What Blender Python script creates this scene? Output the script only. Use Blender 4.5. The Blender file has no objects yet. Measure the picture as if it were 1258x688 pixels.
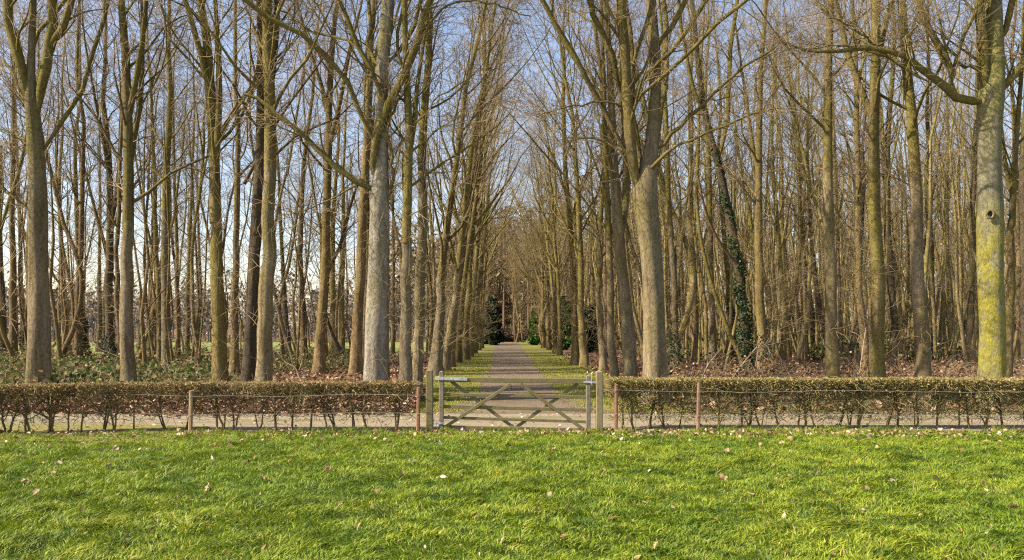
import bpy, math, random
import numpy as np
from mathutils import Vector, Matrix, Quaternion
R = math.radians
SC = bpy.context.scene
COL = SC.collection

# ------------------------------------------------------------ camera, world, sun, exposure
F = 1000.0; HX = 618.0; HY = 400.0; CH = 2.2          # pinhole of the photograph, horizon row, eye height
cd = bpy.data.cameras.new('camera'); cam = bpy.data.objects.new('camera', cd); COL.objects.link(cam)
cam.location = (0, 0, CH); cam.rotation_euler = (R(90), 0, 0)
cd.sensor_width = 36; cd.lens = 36 * F / 1258; cd.shift_x = (629 - HX) / 1258; cd.shift_y = (HY - 344) / 1258
cd.clip_start = .1; cd.clip_end = 6000
SC.camera = cam
SUN_EL, SUN_AZ = R(40), math.atan2(-.27, -1.0)          # direction towards the sun, seen from the ground
w = bpy.data.worlds.new('World'); SC.world = w; w.use_nodes = True
nt = w.node_tree; bg = nt.nodes['Background']
sky = nt.nodes.new('ShaderNodeTexSky'); sky.sky_type = 'NISHITA'; sky.sun_disc = False
sky.sun_elevation = SUN_EL; sky.sun_rotation = math.pi / 2 - SUN_AZ
sky.air_density = 1.0; sky.dust_density = 1.0; sky.ozone_density = 1.2
tint = nt.nodes.new('ShaderNodeMix'); tint.data_type = 'RGBA'; tint.blend_type = 'MULTIPLY'; tint.inputs[0].default_value = 1; tint.inputs[7].default_value = (1.12, 1.0, .96, 1)
nt.links.new(sky.outputs[0], tint.inputs[6]); nt.links.new(tint.outputs[2], bg.inputs[0]); bg.inputs[1].default_value = .11
sl = bpy.data.lights.new('sun', 'SUN'); so = bpy.data.objects.new('sun', sl); COL.objects.link(so)
sl.energy = 5.0; sl.angle = R(.55); sl.color = (1, .89, .70)
sd = Vector((math.cos(SUN_AZ) * math.cos(SUN_EL), math.sin(SUN_AZ) * math.cos(SUN_EL), math.sin(SUN_EL)))
so.rotation_euler = sd.to_track_quat('Z', 'Y').to_euler(); so.location = (-40, -20, 60)
SC.view_settings.view_transform = 'Standard'; SC.view_settings.look = 'None'
SC.view_settings.exposure = 1.2; SC.view_settings.gamma = 1
SC.cycles.use_denoising = False; SC.cycles.filter_width = 1.2; SC.cycles.max_bounces = 5; SC.cycles.diffuse_bounces = 3; SC.cycles.transparent_max_bounces = 4

# ------------------------------------------------------------ materials
def mat(name, build, rough=.85, bump=None, bdist=.02, spec=.25):
    m = bpy.data.materials.new(name); m.use_nodes = True; t = m.node_tree
    b = t.nodes['Principled BSDF']; b.inputs['Roughness'].default_value = rough
    b.inputs['Specular IOR Level'].default_value = spec
    c = build(t); t.links.new(c, b.inputs['Base Color'])
    if bump is not None:
        h = bump(t); bn = t.nodes.new('ShaderNodeBump'); bn.inputs['Distance'].default_value = bdist
        bn.inputs['Strength'].default_value = .8
        t.links.new(h, bn.inputs['Height']); t.links.new(bn.outputs[0], b.inputs['Normal'])
    return m
def pos(t, scale=(1, 1, 1), obj=False):
    if obj:
        g = t.nodes.new('ShaderNodeTexCoord').outputs['Object']
    else:
        g = t.nodes.new('ShaderNodeNewGeometry').outputs['Position']
    mp = t.nodes.new('ShaderNodeMapping'); mp.inputs['Scale'].default_value = scale
    t.links.new(g, mp.inputs[0]); return mp.outputs[0]
def noise(t, sc, scale=(1, 1, 1), det=4, rough=.55, dist=0, obj=False):
    n = t.nodes.new('ShaderNodeTexNoise'); n.inputs['Scale'].default_value = sc
    n.inputs['Detail'].default_value = det; n.inputs['Roughness'].default_value = rough; n.inputs['Distortion'].default_value = dist
    t.links.new(pos(t, scale, obj), n.inputs['Vector']); return n.outputs[0]
def ramp(t, fac, stops, interp='LINEAR'):
    r = t.nodes.new('ShaderNodeValToRGB'); cr = r.color_ramp; cr.interpolation = interp
    while len(cr.elements) < len(stops): cr.elements.new(.5)
    for e, (p, c) in zip(cr.elements, stops):
        e.position = p; e.color = (*c, 1) if len(c) == 3 else c
    t.links.new(fac, r.inputs[0]); return r.outputs[0]
def mixc(t, fac, a, b, mode='MIX'):
    m = t.nodes.new('ShaderNodeMix'); m.data_type = 'RGBA'; m.blend_type = mode
    for s, v in ((m.inputs[0], fac), (m.inputs[6], a), (m.inputs[7], b)):
        if isinstance(v, (int, float)): s.default_value = v
        elif isinstance(v, tuple): s.default_value = (*v, 1)
        else: t.links.new(v, s)
    return m.outputs[2]
def math_(t, op, a, b=0.0, c=None):
    m = t.nodes.new('ShaderNodeMath'); m.operation = op; m.use_clamp = False
    for s, v in zip(m.inputs, (a, b) if c is None else (a, b, c)):
        if isinstance(v, (int, float)): s.default_value = v
        else: t.links.new(v, s)
    return m.outputs[0]
def g3(v): return (v, v, v)
def island(t): return t.nodes.new('ShaderNodeNewGeometry').outputs['Random Per Island']
def orand(t): return t.nodes.new('ShaderNodeObjectInfo').outputs['Random']
def sep_z(t):
    s = t.nodes.new('ShaderNodeSeparateXYZ'); t.links.new(t.nodes.new('ShaderNodeNewGeometry').outputs['Position'], s.inputs[0]); return s.outputs[2]

def bark(name, dark, light, moss, mossamt, streak=0.0, vert=.12, lichen=None):
    def b(t):
        base = ramp(t, noise(t, 3.6, (1, 1, vert), 8, .74, .6), [(.33, dark), (.66, light)])
        rv = orand(t)
        base = mixc(t, 1.0, base, ramp(t, rv, [(0, (.72, .7, .68)), (.5, (1, .97, .93)), (1, (1.2, 1.13, 1.02))]), 'MULTIPLY')
        if streak:
            s = ramp(t, noise(t, 2.4, (1, 1, .13), 6, .65, 1.5), [(.45, g3(0)), (.58, g3(1))])
            base = mixc(t, math_(t, 'MULTIPLY', s, streak), base, (.34, .31, .25))
        m = noise(t, 1.5, (1, 1, .35), 5, .65, .5)
        hz = math_(t, 'MULTIPLY', math_(t, 'ADD', sep_z(t), -4.0), .014)
        f = math_(t, 'ADD', math_(t, 'ADD', m, hz), math_(t, 'MULTIPLY', rv, .12))
        f = ramp(t, f, [(.62 - mossamt * .3, g3(0)), (.80 - mossamt * .2, g3(1))])
        base = mixc(t, math_(t, 'MULTIPLY', f, .82), base, moss)
        if lichen:
            z = sep_z(t)
            band = math_(t, 'MULTIPLY', ramp(t, math_(t, 'MULTIPLY', z, .1), [(0, g3(.25)), (.1, g3(1)), (.42, g3(.9)), (.62, g3(.1))]), 1.0)
            l = ramp(t, noise(t, 2.9, (1, 1, .6), 9, .78), [(.38, g3(0)), (.54, g3(.95))])
            base = mixc(t, math_(t, 'MULTIPLY', l, band), base, lichen)
        fine = ramp(t, noise(t, 13, (1, 1, .7), 7, .82), [(.32, g3(.42)), (.68, g3(1.35))])
        return mixc(t, 1.0, base, fine, 'MULTIPLY')
    return mat(name, b, .9, lambda t: noise(t, 12, (1, 1, .4), 7, .75), .09, .12)
M = {}
M['grey'] = bark('bark_grey', (0.112, 0.087, 0.049), (0.306, 0.247, 0.147), (.15, .128, .035), .26, streak=.2)
M['beech'] = bark('bark_beech', (0.15, 0.13, 0.10), (0.34, 0.305, 0.25), (.16, .14, .04), .32, streak=.8)
M['brown'] = bark('bark_brown', (0.100, 0.071, 0.037), (0.290, 0.211, 0.119), (.15, .125, .035), .42, vert=.25)
M['mossy'] = bark('bark_mossy', (0.11, 0.083, 0.04), (0.29, 0.225, 0.115), (.18, .155, .035), .64)
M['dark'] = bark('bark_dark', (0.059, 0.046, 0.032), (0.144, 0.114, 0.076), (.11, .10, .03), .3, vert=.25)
M['pale'] = bark('bark_sunlit_pale', (.15, .115, .06), (.40, .315, .19), (.24, .21, .06), .5)  # sunlight on stems inside the dense wood is lightened into this bark colour
M['red'] = bark('bark_red', (.10, .065, .045), (.22, .15, .10), (.16, .13, .05), .05, vert=.3)
M['lichen'] = bark('bark_lichen', (0.120, 0.114, 0.077), (0.252, 0.240, 0.176), (.22, .20, .06), .3, streak=.3, lichen=(.28, .25, .03))
M['twig'] = mat('twig', lambda t: mixc(t, orand(t), ramp(t, noise(t, .9, det=3), [(.35, (.17, .115, .06)), (.65, (.32, .235, .13))]), (.25, .19, .09)), .8)
M['hedgetwig'] = mat('hedge_twig', lambda t: ramp(t, noise(t, 3, det=4), [(.35, (.13, .10, .04)), (.5, (.26, .21, .08)), (.65, (.36, .28, .14))]), .85)
M['limb'] = mat('limb_mossy', lambda t: ramp(t, noise(t, 1.2, det=5), [(.3, (.13, .10, .05)), (.5, (.20, .16, .07)), (.7, (.27, .21, .12))]), .9)
M['deadwood'] = mat('deadwood', lambda t: ramp(t, noise(t, 6, (1, 1, .4)), [(.3, (.22, .15, .10)), (.7, (.45, .34, .24))]), .9)
M['fartwig'] = mat('far_twig_hazed', lambda t: ramp(t, noise(t, .12, det=5), [(.35, (.15, .13, .115)), (.65, (.21, .185, .165))]), .9)  # greyed twig colour carries the haze of distance
M['woodtwig'] = mat('wood_twig', lambda t: ramp(t, noise(t, .3, det=5), [(.35, (.13, .095, .045)), (.65, (.27, .21, .11))]), .9)
def leafm(name, stops, rough=.6, trans=.25):
    m = mat(name, lambda t: ramp(t, island(t), stops), rough)
    b = m.node_tree.nodes['Principled BSDF']
    out = m.node_tree.nodes['Material Output']
    if trans:
        t = m.node_tree
        tr = t.nodes.new('ShaderNodeBsdfTranslucent'); mx = t.nodes.new('ShaderNodeMixShader'); mx.inputs[0].default_value = trans
        src = b.inputs['Base Color'].links[0].from_socket
        t.links.new(src, tr.inputs[0]); t.links.new(b.outputs[0], mx.inputs[1]); t.links.new(tr.outputs[0], mx.inputs[2])
        t.links.new(mx.outputs[0], out.inputs[0])
    return m
M['bramble'] = leafm('bramble_leaf', [(0, (.03, .055, .012)), (.35, (.07, .11, .022)), (.6, (.14, .16, .03)), (.8, (.22, .16, .08)), (1, (.38, .24, .12))])
M['yellowshrub'] = leafm('shrub_leaf', [(0, (.07, .08, .02)), (.5, (.15, .16, .04)), (1, (.26, .22, .10))])
M['deadbrush'] = leafm('dead_brush', [(0, (.04, .03, .018)), (.6, (.09, .065, .035)), (1, (.15, .11, .06))])
M['ivy'] = leafm('ivy_leaf', [(0, (.015, .035, .012)), (.6, (.022, .048, .016)), (1, (.07, .11, .04))], .5, .05)
M['yew'] = leafm('yew_leaf', [(0, (.008, .016, .008)), (.7, (.016, .032, .014)), (1, (.03, .05, .02))], .5, .1)
M['laurel'] = leafm('laurel_leaf', [(0, (.02, .07, .012)), (.6, (.05, .15, .02)), (1, (.12, .24, .04))], .4)
M['needle'] = leafm('pine_needle', [(0, (.09, .075, .035)), (.5, (.16, .125, .06)), (1, (.24, .18, .10))], .7)
M['hedgeleaf'] = leafm('hedge_leaf', [(0, (.13, .075, .032)), (.35, (.26, .165, .07)), (.6, (.23, .19, .06)), (.85, (.38, .24, .12)), (1, (.52, .36, .22))], .7)
M['hedgeleaf_b'] = leafm('hedge_leaf_b', [(0, (.13, .105, .03)), (.4, (.26, .22, .07)), (.7, (.33, .27, .08)), (.9, (.40, .28, .13)), (1, (.52, .38, .23))], .7)
M['litter'] = leafm('litter_leaf', [(0, (.07, .035, .018)), (.4, (.17, .085, .045)), (.75, (.29, .165, .095)), (.93, (.42, .29, .19)), (1, (.6, .46, .34))], .7, .1)
M['dryleaf'] = leafm('dry_leaf', [(0, (.13, .06, .025)), (.35, (.26, .15, .075)), (.75, (.42, .29, .17)), (.9, (.55, .43, .29)), (1, (.75, .65, .5))], .6, .15)
def grass_col(t):
    big = noise(t, .42, det=4, rough=.6)
    c = mixc(t, ramp(t, big, [(.38, g3(0)), (.62, g3(1))]), (.165, .24, .012), (.26, .315, .02))
    med = noise(t, 2.6, det=4, rough=.6)
    c = mixc(t, ramp(t, med, [(.34, g3(.75)), (.52, g3(0))]), c, (.045, .10, .01))
    r = island(t)
    c = mixc(t, 1.0, c, ramp(t, r, [(0, (.62, .66, .6)), (.6, g3(1.0)), (.955, (1.25, 1.15, 1.1)), (.96, (1.9, 1.15, 4.0)), (1, (2.1, 1.3, 6))]), 'MULTIPLY')
    return c
M['vergegrass'] = mat('verge_tuft', lambda t: ramp(t, island(t), [(0, (.12, .13, .015)), (.6, (.21, .23, .02)), (1, (.32, .29, .05))]), .8)
M['grass'] = mat('grass_blade', grass_col, .55, spec=.3)
_t = M['grass'].node_tree; _b = _t.nodes['Principled BSDF']; _tr = _t.nodes.new('ShaderNodeBsdfTranslucent'); _mx = _t.nodes.new('ShaderNodeMixShader')
_mx.inputs[0].default_value = .3; _t.links.new(_b.inputs['Base Color'].links[0].from_socket, _tr.inputs[0])
_t.links.new(_b.outputs[0], _mx.inputs[1]); _t.links.new(_tr.outputs[0], _mx.inputs[2]); _t.links.new(_mx.outputs[0], _t.nodes['Material Output'].inputs[0])
M['soil'] = mat('meadow_soil', lambda t: ramp(t, noise(t, 9, det=6), [(.3, (.03, .06, .008)), (.6, (.07, .12, .012)), (.8, (.09, .11, .02))]), .95)
M['floor'] = mat('forest_floor', lambda t: mixc(t, ramp(t, noise(t, .25, det=5), [(.4, g3(0)), (.65, g3(.8))]),
        ramp(t, noise(t, 9, det=7, rough=.75), [(.25, (.045, .024, .014)), (.5, (.15, .085, .05)), (.75, (.30, .19, .12))]), (.10, .085, .03)), .95,
        lambda t: noise(t, 14, det=6, rough=.7), .06)
M['lane'] = mat('lane_sand', lambda t: mixc(t, ramp(t, noise(t, 1.1, (.22, 1.8, 1), 6), [(.44, g3(0)), (.64, g3(.85))]),
        ramp(t, noise(t, 22, det=6, rough=.7), [(.32, (.13, .10, .065)), (.5, (.25, .205, .145)), (.7, (.36, .30, .215))]), (.13, .125, .05)), .95, lambda t: noise(t, 30, det=5), .015)
M['path'] = mat('path_gravel', lambda t: mixc(t, ramp(t, noise(t, 1.1, (1, .25, 1), 5), [(.45, g3(0)), (.7, g3(.6))]),
        ramp(t, noise(t, 26, (1, .6, 1), det=6, rough=.75), [(.3, (.07, .05, .034)), (.7, (.24, .185, .125))]), (.12, .09, .045)), .95, lambda t: noise(t, 20, det=5), .03)
M['verge'] = mat('verge_moss', lambda t: mixc(t, ramp(t, noise(t, 1.3, det=6, rough=.65), [(.42, g3(0)), (.62, g3(1))]),
        ramp(t, noise(t, 12, det=5), [(.3, (.11, .13, .015)), (.7, (.24, .25, .025))]), (.15, .105, .055)), .95, lambda t: noise(t, 18, det=5), .05)
M['verge_dull'] = mat('verge_dull', lambda t: mixc(t, ramp(t, noise(t, .8, (.4, 1, 1), det=6, rough=.65), [(.42, g3(0)), (.58, g3(1))]), ramp(t, noise(t, 12, det=5), [(.3, (.06, .075, .015)), (.7, (.15, .16, .03))]), (.15, .105, .06)), .95, lambda t: noise(t, 18, det=5), .05)
M['mossstrip'] = mat('moss_strip', lambda t: ramp(t, noise(t, 7, det=6), [(.3, (.09, .09, .02)), (.5, (.18, .16, .03)), (.7, (.26, .22, .12))]), .95, lambda t: noise(t, 18, det=5), .04)
M['field'] = mat('field_grass', lambda t: ramp(t, noise(t, .06, det=6), [(.3, (.13, .15, .04)), (.7, (.22, .24, .06))]), .95)
def woodm(name, a, b, moss, amt):
    return mat(name, lambda t: mixc(t, ramp(t, noise(t, 6, det=5, rough=.7), [(.62 - amt, g3(0)), (.8 - amt * .6, g3(.85))]),
        ramp(t, noise(t, 9, (1, 1, 1), 6, .7, .6), [(.25, a), (.75, b)]), moss), .85, lambda t: noise(t, 30, det=4), .006)
M['oakrail'] = woodm('weathered_oak', (0.107, 0.079, 0.047), (0.209, 0.166, 0.107), (.16, .15, .04), .22)
M['oakpost'] = woodm('weathered_post', (0.139, 0.110, 0.063), (0.266, 0.214, 0.139), (.20, .20, .05), .12)
M['oakgrey'] = woodm('grey_oak', (0.127, 0.104, 0.075), (0.241, 0.202, 0.158), (.20, .19, .06), .05)
M['stake'] = woodm('stake_brown', (.14, .07, .045), (.30, .17, .11), (.18, .16, .06), .02)
M['stake_pale'] = woodm('stake_tan', (.22, .15, .085), (.40, .28, .17), (.2, .2, .05), .02)
M['zinc'] = mat('galvanised', lambda t: ramp(t, noise(t, 12), [(.3, (.38, .40, .43)), (.7, (.58, .61, .65))]), .45); M['zinc'].node_tree.nodes['Principled BSDF'].inputs['Metallic'].default_value = .5
M['wire'] = mat('wire', lambda t: ramp(t, noise(t, 4), [(.3, (.20, .18, .15)), (.7, (.36, .33, .29))]), .5)

# ------------------------------------------------------------ mesh helpers
def new_mesh(name, V, faces_by_n, mats, mi=None, smooth=True):
    """faces_by_n: list of (F,k) int arrays; mi: matching list of material index"""
    me = bpy.data.meshes.new(name)
    me.vertices.add(len(V)); me.vertices.foreach_set('co', np.asarray(V, np.float32).ravel())
    tot = sum(f.size for f in faces_by_n); nf = sum(len(f) for f in faces_by_n)
    me.loops.add(tot); me.polygons.add(nf)
    li = np.concatenate([f.ravel() for f in faces_by_n]).astype(np.int32)
    ls = []; s = 0; ct = []
    for f in faces_by_n:
        ls.append(s + np.arange(len(f)) * f.shape[1]); s += f.size; ct.append(np.full(len(f), f.shape[1]))
    me.loops.foreach_set('vertex_index', li)
    me.polygons.foreach_set('loop_start', np.concatenate(ls).astype(np.int32))
    me.polygons.foreach_set('loop_total', np.concatenate(ct).astype(np.int32))
    if mi is not None:
        me.polygons.foreach_set('material_index', np.concatenate([np.full(len(f), m) for f, m in zip(faces_by_n, mi)]).astype(np.int32))
    me.polygons.foreach_set('use_smooth', np.full(nf, smooth))
    for m in mats: me.materials.append(m)
    me.update(calc_edges=True); return me
def tubes(P, Rr, sides, rough=0, rng=None):
    """P (M,K,3), Rr (M,K) -> verts, quads"""
    P = np.asarray(P, float); Rr = np.asarray(Rr, float); m, k, _ = P.shape
    T = np.gradient(P, axis=1); T /= np.linalg.norm(T, axis=2, keepdims=True) + 1e-9
    md = T.mean(1); ref = np.where(np.abs(md[:, 2:3]) > .75, np.array([[1., .13, 0]]), np.array([[0, 0, 1.]]))
    U = np.cross(T, ref[:, None, :]); U /= np.linalg.norm(U, axis=2, keepdims=True) + 1e-9
    Vv = np.cross(T, U)
    a = np.arange(sides) * 2 * np.pi / sides
    rr = np.repeat(Rr[:, :, None], sides, 2)
    if rough: rr = rr * (1 + rough * rng.standard_normal(rr.shape))
    V = P[:, :, None, :] + rr[..., None] * (np.cos(a)[None, None, :, None] * U[:, :, None, :] + np.sin(a)[None, None, :, None] * Vv[:, :, None, :])
    idx = np.arange(m * k * sides).reshape(m, k, sides); nx = np.roll(idx, -1, 2)
    Q = np.stack([idx[:, :-1], nx[:, :-1], nx[:, 1:], idx[:, 1:]], -1).reshape(-1, 4)
    return V.reshape(-1, 3), Q
class Acc:
    def __init__(s): s.V = []; s.F = []; s.mi = []; s.n = 0
    def add(s, V, Fs, mi=0):
        s.V.append(V); s.F.append(Fs + s.n); s.mi.append(mi); s.n += len(V); return s
    def tube(s, P, Rr, sides, mi=0, **k): return s.add(*tubes(P, Rr, sides, **k), mi=mi)
    def mesh(s, name, mats, smooth=True): return new_mesh(name, np.concatenate(s.V), s.F, mats, s.mi, smooth)
def unit(a): return a / (np.linalg.norm(a, axis=-1, keepdims=True) + 1e-9)
def spawn(rng, P, Rr, n, t0, t1, length, ang, K, up=.1, wob=.12, rfac=.5, rend=.3, rmin=.004, bias=None, even=True):
    m, k0, _ = P.shape
    t = (np.arange(n)[None, :] + rng.random((m, n))) / n if even else rng.random((m, n))
    t = t0 + (t1 - t0) * t
    x = t * (k0 - 1); i = np.clip(x.astype(int), 0, k0 - 2); f = (x - i)[..., None]
    r_ = np.arange(m)[:, None]
    S = P[r_, i] * (1 - f) + P[r_, i + 1] * f
    rad = (Rr[r_, i] * (1 - f[..., 0]) + Rr[r_, i + 1] * f[..., 0])
    T = unit(P[r_, i + 1] - P[r_, i])
    rv = unit(rng.standard_normal(T.shape)); U = unit(np.cross(T, rv))
    a = (ang[0] + (ang[1] - ang[0]) * rng.random((m, n)))[..., None]
    D = np.cos(a) * T + np.sin(a) * U
    if bias is not None: D = unit(D + np.array(bias))
    L = length(t, rng.random((m, n))) if callable(length) else length * (.6 + .8 * rng.random((m, n)))
    L = L[..., None]
    pts = [S]; W = rng.standard_normal(D.shape) * wob
    for j in range(K - 1):
        pts.append(pts[-1] + D * L / (K - 1))
        W = .4 * W + rng.standard_normal(D.shape) * wob
        D = unit(D + W + np.array([0, 0, up]))
    Pn = np.stack(pts, 2).reshape(m * n, K, 3)
    r0 = np.maximum(rad * rfac, rmin).reshape(-1, 1)
    Rn = r0 * (1 - (1 - rend) * np.linspace(0, 1, K)[None, :])
    return Pn, np.maximum(Rn, rmin * .6)
def rhombi(rng, C, size, flat=.0, stretch=1.5, jit=.35, D=None, six=False):
    n = len(C); N = rng.standard_normal((n, 3)); N[:, 2] += flat * 4 * 1.0
    N = unit(N); A = unit(np.cross(N, rng.standard_normal((n, 3)))) if D is None else D; B = unit(np.cross(N, A))
    s = (size * (1 - jit + 2 * jit * rng.random(n)))[:, None]
    if six:
        j = lambda: .75 + .5 * rng.random((n, 1)); cu = (rng.random((n, 1)) - .3) * .5
        V = np.stack([C - A * s * stretch * .5, C - A * s * .22 * j() + B * s * .42 * j() + N * s * cu, C + A * s * .3 * j() + B * s * .34 * j() + N * s * cu,
                      C + A * s * stretch * .5 + N * s * cu * .8, C + A * s * .25 * j() - B * s * .38 * j() + N * s * cu, C - A * s * .25 * j() - B * s * .4 * j() + N * s * cu], 1).reshape(-1, 3)
        q = np.arange(n)[:, None] * 6
        return V, np.concatenate([q + np.array([[0, 1, 2, 3]]), q + np.array([[0, 3, 4, 5]])], 0)
    V = np.stack([C - A * s * stretch * .5, C + B * s * .5 + N * s * .12, C + A * s * stretch * .5, C - B * s * .5 + N * s * .12], 1).reshape(-1, 3)
    q = np.arange(n)[:, None] * 4
    Fs = np.concatenate([q + np.array([[0, 1, 2]]), q + np.array([[0, 2, 3]])], 0)
    return V, Fs
def link(name, me, parent=None, **kw):
    o = bpy.data.objects.new(name, me); COL.objects.link(o)
    if parent is not None: o.parent = parent
    for k, v in kw.items(): o[k] = v
    return o
def thing(name, label, cat, loc=(0, 0, 0), rotz=0, group=None):
    o = bpy.data.objects.new(name, None); COL.objects.link(o); o.location = loc; o.rotation_euler = (0, 0, rotz)
    o.empty_display_size = .3; o['label'] = label; o['category'] = cat
    if group: o['group'] = group
    return o
def wx(px, Y): return (px - HX) * Y / F
def wz(py, Y): return CH + (HY - py) * Y / F
def W(px, py, Y): return np.array([wx(px, Y), Y, wz(py, Y)])
def catmull(pts, K):
    pts = np.asarray(pts, float); n = len(pts)
    P = np.vstack([2 * pts[0] - pts[1], pts, 2 * pts[-1] - pts[-2]])
    d = np.r_[0, np.cumsum(np.linalg.norm(np.diff(pts, axis=0), axis=1))]; s = np.linspace(0, d[-1], K)
    out = []
    for q in s:
        i = min(np.searchsorted(d, q, side='right') - 1, n - 2); u = (q - d[i]) / (d[i + 1] - d[i] + 1e-9)
        p0, p1, p2, p3 = P[i:i + 4]
        out.append(.5 * (2 * p1 + (p2 - p0) * u + (2 * p0 - 5 * p1 + 4 * p2 - p3) * u * u + (3 * p1 - p0 - 3 * p2 + p3) * u ** 3))
    return np.array(out)
def fbm(x, y, seed=0, oct=4, base=.15):
    r = np.random.default_rng(seed); v = 0; a = 1; f = base; tot = 0
    for o in range(oct):
        for k in range(3):
            th = r.random() * 6.28; ph = r.random() * 6.28
            v = v + a * np.sin((x * math.cos(th) + y * math.sin(th)) * f * 6.28 + ph + 1.3 * np.sin(y * f * 4 + ph)); tot += a
        a *= .6; f *= 2.1
    return v / tot * 1.7

# ------------------------------------------------------------ the ground, lanes, verges, field
def sheet(name, x0, x1, y0, y1, z, m, nx=1, ny=1, wob=0, seed=1, hf=None):
    xs = np.linspace(x0, x1, nx + 1); ys = np.linspace(y0, y1, ny + 1)
    X, Y = np.meshgrid(xs, ys, indexing='ij'); Z = np.full_like(X, z)
    if hf is not None: Z = Z + hf(X, Y)
    if wob:
        r = np.random.default_rng(seed)
        for e, A, B in ((0, Y, X[0, 0]), (-1, Y, 0)):
            X[e, :] += wob * fbm(ys, ys * 0 + e * 7, seed + e, 5, .12)
        Y[:, 0] += wob * fbm(xs, xs * 0, seed + 5, 5, .12); Y[:, -1] += wob * fbm(xs, xs * 0 + 3, seed + 6, 5, .12)
    V = np.stack([X, Y, Z], -1).reshape(-1, 3); i = np.arange((nx + 1) * (ny + 1)).reshape(nx + 1, ny + 1)
    Q = np.stack([i[:-1, :-1], i[1:, :-1], i[1:, 1:], i[:-1, 1:]], -1).reshape(-1, 4)
    return link(name, new_mesh(name, V, [Q], [M[m]]), kind='structure')
AX = .55                                              # axis of the avenue
sheet('ground', -3000, 3000, -60, 5000, -.012, 'floor')
def mh(X, Y):
    fade = np.clip((16.6 - Y) / 2.5, 0, 1)
    return fade * (.075 + .045 * fbm(X, Y, 3, 4, .22) + .018 * fbm(X, Y, 8, 3, .9)) - .03 * np.clip((Y - 16.2) / .8, 0, 1) * 0
sheet('meadow_ground', -24, 24, -6, 16.75, 0.0, 'soil', 160, 90, hf=mh)
sheet('moss_strip', -40, -6.4, 15.0, 17.8, .02, 'mossstrip', 120, 12, wob=.25, seed=4, hf=mh)
sheet('lane', -60, 60, 16.9, 20.5, .000, 'lane', 240, 4, wob=.22, seed=2)
sheet('lane_verge', AX + 4, 60, 20.2, 25.5, .004, 'verge_dull', 120, 4, wob=.3, seed=31)
sheet('mossy_verge', AX - 4.0, AX + 4.3, 20.6, 108, .004, 'verge', 4, 200, wob=.5, seed=9)
pth = sheet('avenue_path', -1, 1, 20.4, 112, .008, 'path', 6, 260)
for v in pth.data.vertices:
    hw = 1.32 + 1.15 * min(1, max(0, (26 - v.co.y) / 5.5)) ** 1.5
    e = fbm(np.array([v.co.y]), np.array([7.0 * (1 if v.co.x > 0 else 2)]), 12, 5, .16)[0]
    v.co.x = AX + v.co.x * (hw + .28 * e * abs(v.co.x))
sheet('grass_field', -420, -2.5, 58, 106, .006, 'field', 60, 4, wob=3, seed=7)

rng = np.random.default_rng(11)
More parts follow.
